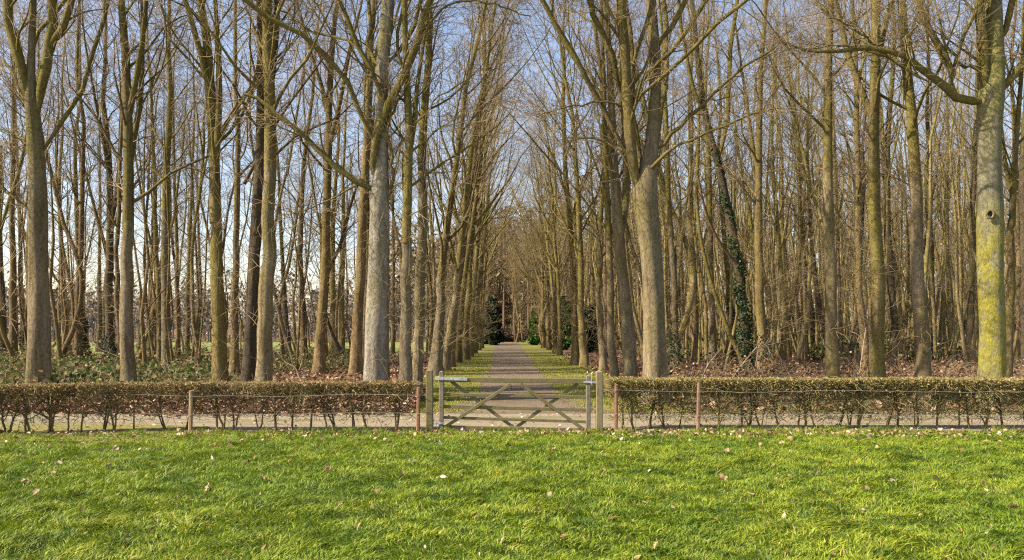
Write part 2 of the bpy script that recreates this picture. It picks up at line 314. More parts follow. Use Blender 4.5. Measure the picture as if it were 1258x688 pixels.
# meadow grass
def make_grass():
    N = 350000
    u = rng.random(N); Y = 5.2 + (17.15 - 5.2) * u ** .9; X = (rng.random(N) * 2 - 1) * (.70 * Y + 1.2) + .1
    cl = fbm(X, Y, 21, 4, .55); cl2 = fbm(X, Y, 33, 3, 1.7)
    keep = (cl2 + .5 * rng.standard_normal(N) > -2.6) & (Y < 16.95 + np.minimum(0, X + 6) * .2 + .38 * fbm(X, X * 0, 40, 4, .3))
    X, Y, cl, cl2 = X[keep], Y[keep], cl[keep], cl2[keep]; n = len(X)
    z = mh(X, Y)
    cl3 = fbm(X, Y, 61, 3, 2.6); h = np.clip(.058 + .03 * cl + .03 * cl2 + .018 * cl3 + .02 * rng.standard_normal(n), .042, .2)
    edge = np.clip((Y - 16.2) / .5, 0, 1); h = h * (1 + .45 * edge * (cl2 > 0)) * (1 - .12 * np.clip((Y - 12) / 4, 0, 1))
    wd = .0044 + .0034 * rng.random(n)
    th = 3.5 * fbm(X, Y, 55, 3, .9) + rng.standard_normal(n) * .8
    ln = np.abs(.75 + .35 * rng.standard_normal(n)) * h * (1 + .5 * (cl > .5))
    D = np.stack([np.cos(th), np.sin(th), 0 * th], 1); S = np.stack([-np.sin(th), np.cos(th), 0 * th], 1)
    fa = rng.random(n) * 6.28; S = np.stack([np.cos(fa), np.sin(fa), 0 * fa], 1)
    # tussocks of longer, ranker blades
    nc = 620; cy = 6.0 + 10.6 * rng.random(nc); cx = (rng.random(nc) * 2 - 1) * .68 * cy; kk = fbm(cx, cy, 77, 3, .3) > -.1; cx, cy = cx[kk], cy[kk]; nb_ = 75
    ta = rng.random((len(cx), nb_)) * 6.28; tr_ = np.abs(rng.normal(size=ta.shape)) * (.05 + .06 * rng.random((len(cx), 1))); hh = (.05 + .06 * rng.random((len(cx), 1))) * (.6 + .6 * rng.random(ta.shape))
    tx = (cx[:, None] + np.cos(ta) * tr_ * 1.5).ravel(); ty = (cy[:, None] + np.sin(ta) * tr_).ravel()
    X = np.r_[X, tx]; Y = np.r_[Y, ty]; z = np.r_[z, mh(tx, ty)]; h = np.r_[h, hh.ravel()]; wd = np.r_[wd, .004 + .003 * rng.random(len(tx))]; n = len(X)
    th = np.r_[th, (ta + rng.normal(size=ta.shape) * .5).ravel()]; ln = np.r_[ln, (hh * (.5 + .5 * rng.random(ta.shape))).ravel()]
    D = np.stack([np.cos(th), np.sin(th), 0 * th], 1); fa = rng.random(n) * 6.28; S = np.stack([np.cos(fa), np.sin(fa), 0 * fa], 1)
    B = np.stack([X, Y, z - .006], 1)
    mid = B + D * (ln * .35)[:, None] + np.array([0, 0, 1]) * (h * .6)[:, None]
    tip = B + D * (ln * 1.15)[:, None] + np.array([0, 0, 1]) * (h * (1 - .25 * rng.random(n)))[:, None]
    V = np.stack([B, mid - S * wd[:, None], mid + S * wd[:, None], tip], 1).reshape(-1, 3)
    q = np.arange(n)[:, None] * 4
    Fs = np.concatenate([q + np.array([[0, 1, 2]]), q + np.array([[1, 3, 2]])], 0)
    link('meadow_grass', new_mesh('meadow_grass', V, [Fs], [M['grass']]), kind='stuff', label='bright green uneven meadow grass in front of the gate and hedges')
make_grass()
# long tussocks (darker rank grass) inside the same meadow and at the hedge foot
def leaves_obj(name, C, size, m, label, flat=.6, parent=None, jit=.35, six=False):
    V, Fs = rhombi(rng, C, size, flat, jit=jit, six=six)
    kw = dict(kind='stuff')
    if label: kw['label'] = label
    return link(name, new_mesh(name, V, [Fs], [M[m]], smooth=False), parent, **kw)
def litter():
    n = 4200; X = (rng.random(n) * 2 - 1) * 12; Y = 16.9 - np.abs(rng.standard_normal(n)) * .75
    dens = np.clip(.35 + .5 * fbm(X, Y * 2, 71, 3, .25) + .25 * (X > 2), 0, 1); k = (rng.random(n) < dens) & (Y > 8); X, Y = X[k], Y[k]
    n2 = 330; Y2 = 7 + rng.random(n2) * 8.5; X2 = (rng.random(n2) * 2 - 1) * .66 * Y2
    X3 = np.r_[X, X2]; Y3 = np.r_[Y, Y2]
    C = np.stack([X3, Y3, mh(X3, Y3) + .02 + .05 * rng.random(len(X3))], 1)
    leaves_obj('fallen_leaves', C, .048, 'dryleaf', 'scattered dry beech leaves lying in the meadow grass', .15, jit=.55, six=True)
    # forest litter: banks behind the lane, woodland floor
    n = 62000; u = rng.random(n); Y = 20.8 + 45 * u ** 1.7; X = (rng.random(n) * 2 - 1) * (.70 * Y + 2)
    off = np.abs(X - AX); onv = (off < 3.7 + .4 * rng.standard_normal(n)) & (rng.random(n) > -1); X, Y = X[~onv], Y[~onv]
    thin = (X > 3) & (Y < 25.5) & (rng.random(len(X)) > .12); X, Y = X[~thin], Y[~thin]
    C = np.stack([X, Y, .01 + .07 * rng.random(len(X))], 1)
    leaves_obj('leaf_litter', C, .12, 'litter', 'brown fallen leaves covering the woodland floor behind the lane', .5)
    n = 26000; X = -2.3 - 16 * rng.random(n); Y = 20.25 + .35 * fbm(X, X * 0, 91, 4, .25) + 4.5 * rng.random(n) ** 1.3 - .5 * (rng.random(n) < .06)
    C = np.stack([X, Y, .02 + .30 * np.clip(Y - 20.4, 0, 1.2) * (.55 + .45 * rng.random(n))], 1)
    leaves_obj('leaf_bank', C, .09, 'litter', 'heaped bank of pale brown leaves behind the sandy lane', .4)
    n = 500; X = AX + rng.normal(size=n) * 2.2; Y = 20.5 + 30 * rng.random(n)
    leaves_obj('path_leaves', np.stack([X, Y, .02 + .02 * rng.random(n)], 1), .045, 'litter', 'small brown leaves scattered over the avenue path and its verges', .7)
    n = 60000; Y = 20.5 + 40 * rng.random(n) ** 1.3; sd = np.where(rng.random(n) < .5, -1, 1); X = AX + sd * (1.1 + 3.1 * rng.random(n) ** .8)
    cl = fbm(X, Y, 44, 4, .5); k = cl + .3 * rng.standard_normal(n) > -.15; X, Y, sd = X[k], Y[k], sd[k]; n = len(X)
    h = .03 + .04 * rng.random(n); a = rng.random(n) * 6.28; B = np.stack([X, Y, 0 * X + .002], 1); S = np.stack([np.cos(a), np.sin(a), 0 * a], 1) * .009
    tp = B + np.stack([rng.normal(size=n) * .02, rng.normal(size=n) * .02, h], 1); md = (B + tp) / 2
    V = np.stack([B, md - S, md + S, tp], 1).reshape(-1, 3); q = np.arange(n)[:, None] * 4
    link('verge_grass', new_mesh('verge_grass', V, [np.concatenate([q + np.array([[0, 1, 2]]), q + np.array([[1, 3, 2]])], 0)], [M['vergegrass']]), kind='stuff', label='short yellow mossy tufts along both edges of the avenue path')
    n = 1500; X = (rng.random(n) * 2 - 1) * 20; Y = 16.9 + 3.8 * rng.random(n)
    leaves_obj('lane_leaves', np.stack([X, Y, .02 + .02 * rng.random(n)], 1), .05, 'dryleaf', 'dry leaves strewn over the sandy lane', .7)
litter()
# single larger leaves in the foreground grass
def leaf_mesh(seed):
    r = np.random.default_rng(seed); n = 9; t = np.linspace(0, 1, n); w_ = np.sin(np.pi * t ** .8) * (.30 + .07 * np.sin(t * 22 + seed)) + .008
    z = .14 * np.sin(t * 3 + seed) + .05 * r.standard_normal(n); V = []
    for i in range(n):
        y = t[i] - .5; V += [(-w_[i], y, z[i] + .18 * w_[i] * 2), (0, y, z[i]), (w_[i], y, z[i] + .22 * w_[i] * 2)]
    Q = []
    for i in range(n - 1):
        for j in (0, 1): a = i * 3 + j; Q.append((a, a + 1, a + 4, a + 3))
    stem, sq = tubes(np.array([[(0, -.5, z[0]), (0, -.62, z[0] + .03), (.02, -.74, z[0] + .08)]]), np.full((1, 3), .012), 3)
    return new_mesh('fallen_leaf', np.vstack([np.array(V), stem]), [np.array(Q), sq + len(V)], [M['dryleaf']])
LM = [leaf_mesh(s) for s in (1, 2, 3, 4)]
spots = [(888, 601, 'large cream leaf'), (28, 604, 'pale leaf'), (1030, 630, 'crumpled tan leaf'), (617, 683, 'upright pale leaf'), (1213, 553, 'white curled leaf'),
         (255, 612, 'pale leaf standing on edge'), (804, 685, 'pale leaf'), (33, 604, ''), (44, 622, ''), (325, 602, ''), (1224, 617, ''), (1221, 594, ''), (934, 554, ''), (893, 563, ''),
         (1074, 555, ''), (1077, 562, ''), (262, 583, ''), (135, 584, ''), (65, 590, ''), (143, 562, ''), (299, 551, ''), (330, 548, ''), (1003, 592, ''), (923, 620, ''), (914, 624, ''), (960, 553, ''), (340, 583, ''), (355, 580, ''), (505, 600, ''), (700, 640, ''), (742, 590, ''), (560, 566, ''), (620, 575, ''), (440, 560, ''), (790, 630, ''), (480, 640, ''), (1150, 600, ''), (1245, 640, ''), (680, 560, ''), (1120, 565, '')]
for i, (px, py, d) in enumerate(spots):
    Y = CH * F / (py - HY); X = wx(px, Y); o = link('fallen_leaf', LM[i % 4])
    o.location = (X, Y, float(mh(np.array([X]), np.array([Y]))[0]) + .075); s = .085 + .05 * rng.random() + (.05 if d.startswith('large') else 0)
    o.scale = (s, s, s); o.rotation_euler = (rng.normal() * .5 + (1.1 if 'edge' in d or 'upright' in d else 0), rng.normal() * .5, rng.random() * 6.28)
    o['category'] = 'leaf'; o['group'] = 'fallen leaves lying on the meadow grass'
    o['label'] = {'large cream leaf': 'large cream dry leaf alone on the grass below the hedge of yellowish twigs', 'crumpled tan leaf': 'crumpled tan leaf near the bottom edge of the meadow',
        'upright pale leaf': 'pale dry leaf upright in the grass below the gate at the picture bottom', 'white curled leaf': 'white curled leaf near the leaf strewn hedge foot'}.get(d, 'small dry leaf lying on bright green meadow grass')

# ------------------------------------------------------------ trees
def crown_mesh(seed, kind):
    r = np.random.default_rng(seed); A = Acc()
    r0 = {'thin': .10, 'mid': .15, 'row': .12}[kind]
    H = {'thin': 12.5, 'mid': 13.5, 'row': 13}[kind]
    K = 9; z = np.linspace(0, 1, K); P = np.zeros((1, K, 3)); P[0, :, 2] = z * H
    wv = np.cumsum(r.standard_normal((K, 2)) * .16, 0); wv -= wv[0]; P[0, :, :2] = wv * z[:, None]
    Rl = (r0 * (1 - z) ** .8 + .012)[None]
    leaders = [(P, Rl)]
    if kind == 'mid' and seed % 4 != 3:
        n = 1 if seed % 2 else 2
        leaders.append(spawn(r, P, Rl, n, .02, .3, lambda t, q: 9.5 - 2 * q, (.22, .45), 9, .16, .05, .7, .08))
    L1 = []
    for P_, R_ in leaders:
        A.tube(P_, R_, 7, 0)
        if kind == 'row':
            L1.append(spawn(r, P_, R_, 17 if P_ is P else 7, .0, .9, lambda t, q: (6.5 - 4.2 * t) * (.6 + .7 * q), (.35, .75), 8, .20, .13, .42, .15, .011))
        else:
            L1.append(spawn(r, P_, R_, 15 if P_ is P else 7, .04, .95, lambda t, q: (5.0 - 3.4 * t) * (.55 + .8 * q), (.5, 1.05), 8, .13, .19, .34, .15, .010))
    P1 = np.concatenate([a for a, b in L1]); R1 = np.concatenate([b for a, b in L1])
    A.tube(P1, R1, 5, 0)
    P2, R2 = spawn(r, P1, R1, 5, .15, 1, lambda t, q: (1.9 - 1.0 * t) * (.5 + .9 * q), (.4, .95), 5, .09, .11, .55, .25, .008)
    Pl, Rl2 = spawn(r, P, leaders[0][1], 16, .05, 1, 1.1, (.6, 1.3), 5, .08, .12, .2, .3, .008)
    A.tube(P2, R2, 3, 1); A.tube(Pl, Rl2, 3, 1)
    P2 = np.concatenate([P2, Pl]); R2 = np.concatenate([R2, Rl2])
    P3, R3 = spawn(r, P2, R2, 4, .15, 1, .8, (.4, 1.0), 4, .05, .13, .6, .5, .0065); A.tube(P3, R3, 3, 1)
    P4, R4 = spawn(r, P3, R3, 2, .2, 1, .42, (.4, 1.0), 3, .03, .13, .7, .6, .005); A.tube(P4, R4, 3, 1)
    return A.mesh('crown', [M['limb'], M['twig']])
CR = {k: [crown_mesh(100 * j + s, k) for s in range(n)] for j, (k, n) in enumerate((('thin', 4), ('mid', 4), ('row', 4)))}
def shoots_mesh(seed, H=6.5):
    r = np.random.default_rng(seed); A = Acc(); P = np.zeros((1, 8, 3)); P[0, :, 2] = np.linspace(.3, H, 8); Rr = np.full((1, 8), .08)
    P1, R1 = spawn(r, P, Rr, 20, .12, 1, 2.1, (.7, 1.4), 6, .07, .13, .14, .3, .009)
    P2, R2 = spawn(r, P1, R1, 4, .15, 1, .8, (.4, 1.1), 4, .04, .14, .7, .5, .0065)
    P3, R3 = spawn(r, P2, R2, 2, .2, 1, .35, (.4, 1.1), 3, .02, .15, .7, .5, .0055)
    A.tube(P1, R1, 3).tube(P2, R2, 3).tube(P3, R3, 3); return A.mesh('side_shoots', [M['twig']])
SH = [shoots_mesh(s) for s in range(5)]
def bole(P, r_base, r_top, sides, seed, flare=.45, rough=.03, flute=.0):
    r = np.random.default_rng(seed); K = len(P); z = P[:, 2]; t = np.linspace(0, 1, K)
    Rr = (r_base * (1 - t) ** 1.0 + r_top * t) * (1 + flare * np.exp(-np.maximum(z, 0) / .45))
    V, Q = tubes(P[None], Rr[None], sides)
    V = V.reshape(K, sides, 3); a = np.arange(sides) / sides * 2 * np.pi
    ph = r.random(4) * 6.28; fl = flute * (.5 + 1.2 * np.exp(-z / .8))[:, None] * (np.sin(3 * a + ph[0])[None, :] + .7 * np.sin(5 * a + ph[1])[None, :])
    lump = rough * (np.sin(2 * a[None, :] + z[:, None] * 1.3 + ph[2]) + np.sin(a[None, :] * 3 - z[:, None] * 2.1 + ph[3]))
    V = P[:, None, :] + (V - P[:, None, :]) * (1 + fl + lump)[..., None]
    return V.reshape(-1, 3), Q
TREES = []
def tree(X, Y, pts, rb, rt, m, kind, label, name='bare_tree', group=None, scale=1.0, sides=10, K=16, wob=.05, shoots=True, flute=.0, flare=.55, cat='tree', crown=None, seed=None):
    """pts: world points of the bole from the foot to where the crown begins, relative to (X,Y,0)"""
    sd_ = int(rng.integers(1 << 30)); r = np.random.default_rng(sd_)
    P = catmull(pts, K); q = np.cumsum(r.standard_normal((K, 2)) * wob, 0); q -= np.linspace(0, 1, K)[:, None] * q[-1]; q -= q[0]
    P[:, :2] += q; P[0, 2] = -.15
    root = thing(name, label, cat, (X, Y, 0), 0, group)
    V, Q = bole(P, rb, rt, sides, sd_, flare, .025, flute)
    link('trunk', new_mesh('trunk', V, [Q], [M[m]]), root)
    d = Vector(P[-1] - P[-3]).normalized(); d = (d + Vector(((-.09 if X > AX else .09) if name == 'avenue_tree' else 0, 0, .6))).normalized()
    c = link('crown', crown or CR[kind][int(r.integers(len(CR[kind])))], root)
    c.location = Vector(P[-1]) - d * .25
    c.rotation_mode = 'QUATERNION'; c.rotation_quaternion = Vector((0, 0, 1)).rotation_difference(d) @ Quaternion((0, 0, 1), r.random() * 6.28)
    s = scale; c.scale = (s, s, s)
    c.material_slots[0].link = 'OBJECT'; c.material_slots[0].material = M['mossy'] if m in ('mossy', 'grey', 'lichen', 'beech', 'pale') else M[m]
    if shoots:
        s_ = link('side_shoots', SH[int(r.integers(5))], root); z1 = P[-1, 2]
        dd = Vector(P[-1] - P[0]).normalized(); s_.rotation_mode = 'QUATERNION'
        s_.rotation_quaternion = Vector((0, 0, 1)).rotation_difference(dd) @ Quaternion((0, 0, 1), r.random() * 6.28); k = z1 / 6.5; s_.scale = (min(1.1, k * 1.1), min(1.1, k * 1.1), k)
        s_['kind'] = 'stuff'
    TREES.append((X, Y)); return root, P
RT0 = {'thin': .10, 'mid': .15, 'row': .12}
GL = 'bare trees of the thin wood before the green field'
GA = 'trees in the row on the hinge side of the avenue'
GB = 'trees in the row on the latch side of the avenue'
GR = 'bare trees of the dense wood beyond the yellowish hedge'
def ptree(xb, yb, w_, x240, x0, m, kind, label, zj=None, group=None, **k):
    yb = max(yb, 428); Y = CH * F / (yb - HY) if yb < 464 else 22.8 + rng.random() * 6.5
    X = wx(xb, Y); rb = w_ / 2 * Y / F
    z240 = wz(240, Y); z0 = wz(0, Y); zj = zj or rng.uniform(6, 9) * min(1, Y / 30)
    xs = lambda z: np.interp(z, [0, z240, z0], [wx(xb, Y), wx(x240, Y), wx(x0, Y)]) - X
    lean = rng.normal() * .3
    pts = [(xs(z), lean * z / 10, z) for z in np.linspace(0, zj, 5)]
    s = np.clip(rb * .72 / RT0[kind], .6, 1.3)
    return tree(X, Y, pts, rb, min(RT0[kind] * s, rb * .85), m, kind, label, group=group, scale=s, wob=.021, sides=12, **k)
T = [  # x foot, y foot, width, x at row 240, x at row 0, bark, crown, label
 (2, 440, 12, -4, -14, 'dark', 'thin', 'dark leaning trunk cut by the picture edge among the brambles', GL),
 (15, 447, 11, 10, 6, 'brown', 'thin', 'sunlit trunk standing in brambles just before the many limbed old tree', GL),
 (29, 436, 7, 22, 12, 'brown', 'thin', 'thin curved trunk behind the brambles, between a sunlit trunk and the old tree', GL),
 (73, 432, 6, 78, 88, 'brown', 'thin', 'thin sunlit trunk just beyond the many limbed old tree', GL),
 (84, 440, 11, 73, 62, 'grey', 'thin', 'trunk bending towards the many limbed old tree as it rises', GL),
 (95, 449, 11, 99, 108, 'brown', 'thin', 'straight trunk with one bright edge, in front of the ivy footed dark tree', GL),
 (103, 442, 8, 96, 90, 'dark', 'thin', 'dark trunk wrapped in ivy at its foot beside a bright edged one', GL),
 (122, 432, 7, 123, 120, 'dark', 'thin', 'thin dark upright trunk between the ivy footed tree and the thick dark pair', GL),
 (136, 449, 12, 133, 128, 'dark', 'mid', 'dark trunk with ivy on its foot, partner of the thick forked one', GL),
 (148, 456, 7, 141, 134, 'brown', 'thin', 'slim pale stem rising close against a thick forked trunk', GL),
 (158, 468, 18, 156, 150, 'grey', 'mid', 'thick dark barked trunk forking high up, first behind the hedge after the old tree', GL),
 (181, 430, 5, 186, 176, 'dark', 'thin', 'crooked thin tree standing against the far green field', GL),
 (196, 450, 7, 189, 186, 'mossy', 'thin', 'slim trunk at the side of a twin stemmed tree in low brambles', GL),
 (205, 452, 12, 204, 198, 'grey', 'mid', 'twin stemmed trunk in low brambles, third in a close group', GL),
 (218, 442, 6, 218, 215, 'brown', 'thin', 'slim straight trunk with the open field behind, next to the twin stemmed tree', GL),
 (230, 438, 6, 235, 238, 'mossy', 'thin', 'slim trunk leaning slightly over green brambles before the field', GL),
 (244, 431, 5, 247, 240, 'dark', 'thin', 'small crooked tree against the field beside the thick green barked tree', GL),
 (270, 469, 19, 263, 255, 'mossy', 'mid', 'thick green barked trunk just past the tan fence post', GL),
 (288, 460, 11, 290, 292, 'brown', 'thin', 'brown stem standing close past the thick green barked trunk', GL),
 (303, 466, 16, 317, 326, 'dark', 'mid', 'dark trunk leaning over towards the pale straight trunk', GL),
 (313, 440, 7, 315, 312, 'brown', 'thin', 'thin trunk seen between the dark leaning one and the pale one', GL),
 (324, 471, 20, 333, 341, 'grey', 'mid', 'tall pale straight trunk rising from the hedge top, nearest before the mossy shrubs', GL),
 (355, 438, 8, 342, 335, 'dark', 'thin', 'dark slender trunk with low side branches standing before the bright field', GL),
 (373, 449, 9, 370, 372, 'brown', 'thin', 'straight slim trunk in yellowish shrubs before the bright field', GL),
 (391, 459, 13, 402, 412, 'brown', 'mid', 'smooth lit trunk leaning slightly in leaf litter before the field', GL),
 (409, 436, 10, 406, 400, 'mossy', 'mid', 'bushy branched mossy trunk at the field edge', GL),
 (420, 440, 8, 422, 424, 'mossy', 'thin', 'straight mossy trunk at the field edge beside a bushy branched one', GL),
 (437, 461, 14, 449, 455, 'brown', 'mid', 'brown trunk leaning onto the big silver beech', GL),
 (446, 459, 8, 452, 450, 'dark', 'thin', 'dark second stem squeezed between the brown leaning trunk and the big beech', GL),
 (482, 436, 5, 487, 488, 'brown', 'thin', 'thin trunk seen between the big beech and the avenue row', GL),
 (496, 472, 16, 502, 499, 'grey', 'mid', 'straight silver grey trunk next to the big beech, first of the avenue row', GA),
 (512, 470, 14, 517, 526, 'grey', 'mid', 'grey trunk right behind the mossy gate post', GA),
 (535, 461, 16, 545, 548, 'grey', 'row', 'third trunk of the row, dark grey and standing just past the gate hinge', GA),
 (546, 455, 12, 575, 590, 'grey', 'row', 'slim trunk leaning strongly over the avenue past the gate hinge', GA),
 (553, 451, 11, 574, 600, 'brown', 'row', 'brown trunk curving over the path, fifth in the row from the hedge', GA),
 (561, 446, 10, 582, 607, 'mossy', 'row', 'mossy trunk, sixth in the avenue row from the hedge end', GA),
 (570, 442, 12, 583, 606, 'mossy', 'row', 'bright green mossy trunk with a root swelling beside the verge', GA),
 (577, 438, 8, 590, 604, 'mossy', 'row', 'slender mossy trunk after the bright green one in the row', GA),
 (582, 434, 8, 596, 610, 'mossy', 'row', 'dark sided trunk ninth along the avenue row', GA),
 (587, 430, 7, 598, 610, 'mossy', 'row', 'tenth trunk in the row, in front of the dark evergreen', GA),
 (591, 428, 6, 598, 606, 'brown', 'row', 'last trunk of the row before the dark conical evergreen', GA),
 (667, 428, 4.5, 668, 664, 'brown', 'row', 'straight pale trunk beside the bright green bush at the avenue end', GB),
 (674, 430, 5, 672, 666, 'brown', 'row', 'second trunk after the bright green bush, with litter at its foot', GB),
 (683, 433, 7, 679, 668, 'mossy', 'row', 'mossy trunk forming a close pair where the verge ends', GB),
 (688, 436, 6, 683, 676, 'mossy', 'row', 'slimmer partner of the mossy pair along the verge', GB),
 (707, 449, 10, 701, 690, 'mossy', 'row', 'curving lit trunk of the pair standing mid verge', GB),
 (718, 451, 10, 711, 700, 'mossy', 'row', 'straight lit trunk of the pair standing mid verge', GB),
 (730, 432, 6, 724, 720, 'brown', 'thin', 'thin trunk in front of the dark green shrubs behind the row', GR),
 (741, 455, 9, 732, 722, 'grey', 'row', 'slim grey trunk by the latch post, third in the row', GB),
 (745, 440, 8, 742, 738, 'red', 'thin', 'reddish rough trunk behind the latch post', GR),
 (757, 464, 11, 748, 744, 'grey', 'row', 'grey trunk rising behind the red brown fence stake near the gate', GB),
 (832, 458, 9, 822, 812, 'grey', 'thin', 'pale slim trunk with ivy low down, next after the thick two tone tree', GR),
 (854, 447, 10, 850, 846, 'brown', 'mid', 'straight brown trunk between the pale slim one and the Y shaped tree', GR),
 (876, 450, 9, 872, 866, 'grey', 'mid', 'smooth grey Y shaped tree in front of the ivy clad one', GR),
 (906, 446, 10, 884, 862, 'mossy', 'thin', 'mossy trunk leaning alongside the ivy clad tree', GR),
 (937, 462, 13, 929, 925, 'brown', 'mid', 'straight tall trunk just past the ivy clad tree, banded bark', GR),
 (967, 440, 8, 962, 955, 'mossy', 'thin', 'slim curving trunk between the banded one and two crossing stems', GR),
 (991, 445, 8, 984, 972, 'brown', 'thin', 'brown slim trunk before the ivy footed leaning stem', GR),
 (1005, 442, 9, 978, 960, 'mossy', 'thin', 'leaning mossy stem with ivy at its foot near the pale grey trunk', GR),
 (1023, 468, 16, 1021, 1018, 'grey', 'mid', 'straight pale grey trunk rising clean from the yellowish hedge', GR),
 (1033, 440, 7, 1030, 1036, 'brown', 'thin', 'brown trunk close behind the pale grey clean one', GR),
 (1067, 462, 10, 1056, 1048, 'brown', 'thin', 'leaning brown stem joined at the foot to a thick yellowish trunk', GR),
 (1078, 468, 18, 1072, 1062, 'mossy', 'mid', 'thick yellowish trunk with a long side limb high up', GR),
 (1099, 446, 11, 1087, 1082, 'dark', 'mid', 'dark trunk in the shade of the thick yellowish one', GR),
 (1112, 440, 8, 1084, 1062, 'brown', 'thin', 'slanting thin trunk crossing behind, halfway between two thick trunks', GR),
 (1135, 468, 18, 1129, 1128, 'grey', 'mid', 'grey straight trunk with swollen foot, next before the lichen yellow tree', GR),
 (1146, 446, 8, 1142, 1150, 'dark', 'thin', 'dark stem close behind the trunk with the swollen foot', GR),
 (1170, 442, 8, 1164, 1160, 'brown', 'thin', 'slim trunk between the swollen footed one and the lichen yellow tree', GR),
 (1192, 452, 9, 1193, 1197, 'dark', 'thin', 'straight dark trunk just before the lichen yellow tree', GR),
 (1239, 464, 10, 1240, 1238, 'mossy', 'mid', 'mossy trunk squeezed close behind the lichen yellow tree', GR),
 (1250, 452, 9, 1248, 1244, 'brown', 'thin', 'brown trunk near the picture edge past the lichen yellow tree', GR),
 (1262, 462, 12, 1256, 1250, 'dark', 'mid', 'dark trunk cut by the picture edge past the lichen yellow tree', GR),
]
IVY = {}
for (xb, yb, w_, a, b, m, kd, lab, gp) in T:
    IVY[xb] = ptree(xb, yb, w_, a, b, m, kd, lab, group=gp, name='bare_tree' if gp not in (GA, GB) else 'avenue_tree',
                    zj=(rng.uniform(4.2, 6.5) if kd == 'row' else None), K=18)

# --- big trees with their own limbs, drawn at their true distance
def hero(label, xb, yb, Y, wb, trunk, limbs, m, seed, flute=.05, name='old_tree', group=None, lean=0):
    r = np.random.default_rng(seed); X = wx(xb, Y); off = np.array([X, Y, 0])
    root = thing(name, label, 'tree', (X, Y, 0), 0, group)
    pts = [(0, 0, -.15)] + [tuple(W(p[0], p[1], Y) - off) for p in trunk]
    P = catmull(pts, 26); K = len(P)
    ws = np.interp(P[:, 2], [0] + [wz(p[1], Y) for p in trunk], [wb] + [p[2] for p in trunk]) * Y / F / 2
    ws = ws * .93; t = ws * (1 + (.30 if m == 'beech' else .18) * np.exp(-np.maximum(P[:, 2], 0) / .5))
    V, Q = tubes(P[None], t[None], 28); V = V.reshape(K, 28, 3); a = np.arange(28) / 28 * 6.283; z = P[:, 2]
    ph = r.random(4) * 6.28
    fl = flute * (.55 + 1.1 * np.exp(-z / .7))[:, None] * (np.sin(4 * a + ph[0] + .0 * 1)[None] + .8 * np.sin(7 * a[None] + ph[1] + z[:, None] * .25)) \
        + .025 * np.sin(2 * a[None] + z[:, None] * 1.1 + ph[2]) + .03 * np.sin(3 * a[None] - z[:, None] * 1.7 + ph[3])
    V = P[:, None] + (V - P[:, None]) * (1 + fl)[..., None]
    link('trunk', new_mesh('trunk', V.reshape(-1, 3), [Q], [M[m]]), root)
    A = Acc(); L = []; sm = M['mossy'] if m != 'lichen' else M['limb']
    for lb in limbs:
        pp = [W(p[0], p[1], Y) - off for p in lb['p']]
        dy = lb.get('dy', r.normal() * 1.0); n = len(pp)
        for i, q in enumerate(pp): q[1] += dy * (i / (n - 1)) * np.linalg.norm(pp[-1] - pp[0]) * .25
        if lb['p'][-1][1] <= 2:        # leaves the frame: let it run on upwards
            d = pp[-1] - pp[-2]; d = d / np.linalg.norm(d); d2 = unit(d + np.array([0, 0, .5])); pp.append(pp[-1] + d * 2.0); pp.append(pp[-1] + d2 * 3.5)
        Pk = catmull(pp, 14); Pk[1:] += r.standard_normal((13, 3)) * .035; w0, w1 = lb['w']; ww = np.linspace(w0, w1, 14) * Y / F / 2; ww[0] *= .45; ww[1] *= .85
        if lb['p'][-1][1] <= 2: ww[-5:] *= np.linspace(.9, .35, 5)
        A.tube(Pk[None], ww[None], 9 if w0 > 8 else 6, 0); L.append((Pk[None], ww[None]))
    Pa = np.concatenate([p for p, q in L]); Ra = np.concatenate([q for p, q in L])
    P2, R2 = spawn(r, Pa, Ra, 9, .12, 1, lambda t_, q: (2.2 - 1.1 * t_) * (.4 + .9 * q), (.45, 1.0), 7, .10, .12, .36, .2, .010)
    P2 = P2[:]; A.tube(P2, R2, 5, 0)
    P3, R3 = spawn(r, P2, R2, 6, .15, 1, 1.0, (.4, 1.0), 5, .06, .14, .55, .35, .008); A.tube(P3, R3, 3, 1)
    P4, R4 = spawn(r, P3, R3, 4, .15, 1, .55, (.4, 1.0), 4, .03, .14, .6, .5, .0065); A.tube(P4, R4, 3, 1)
    link('crown', A.mesh('crown', [M['mossy'], M['twig']]), root)
    return root, P
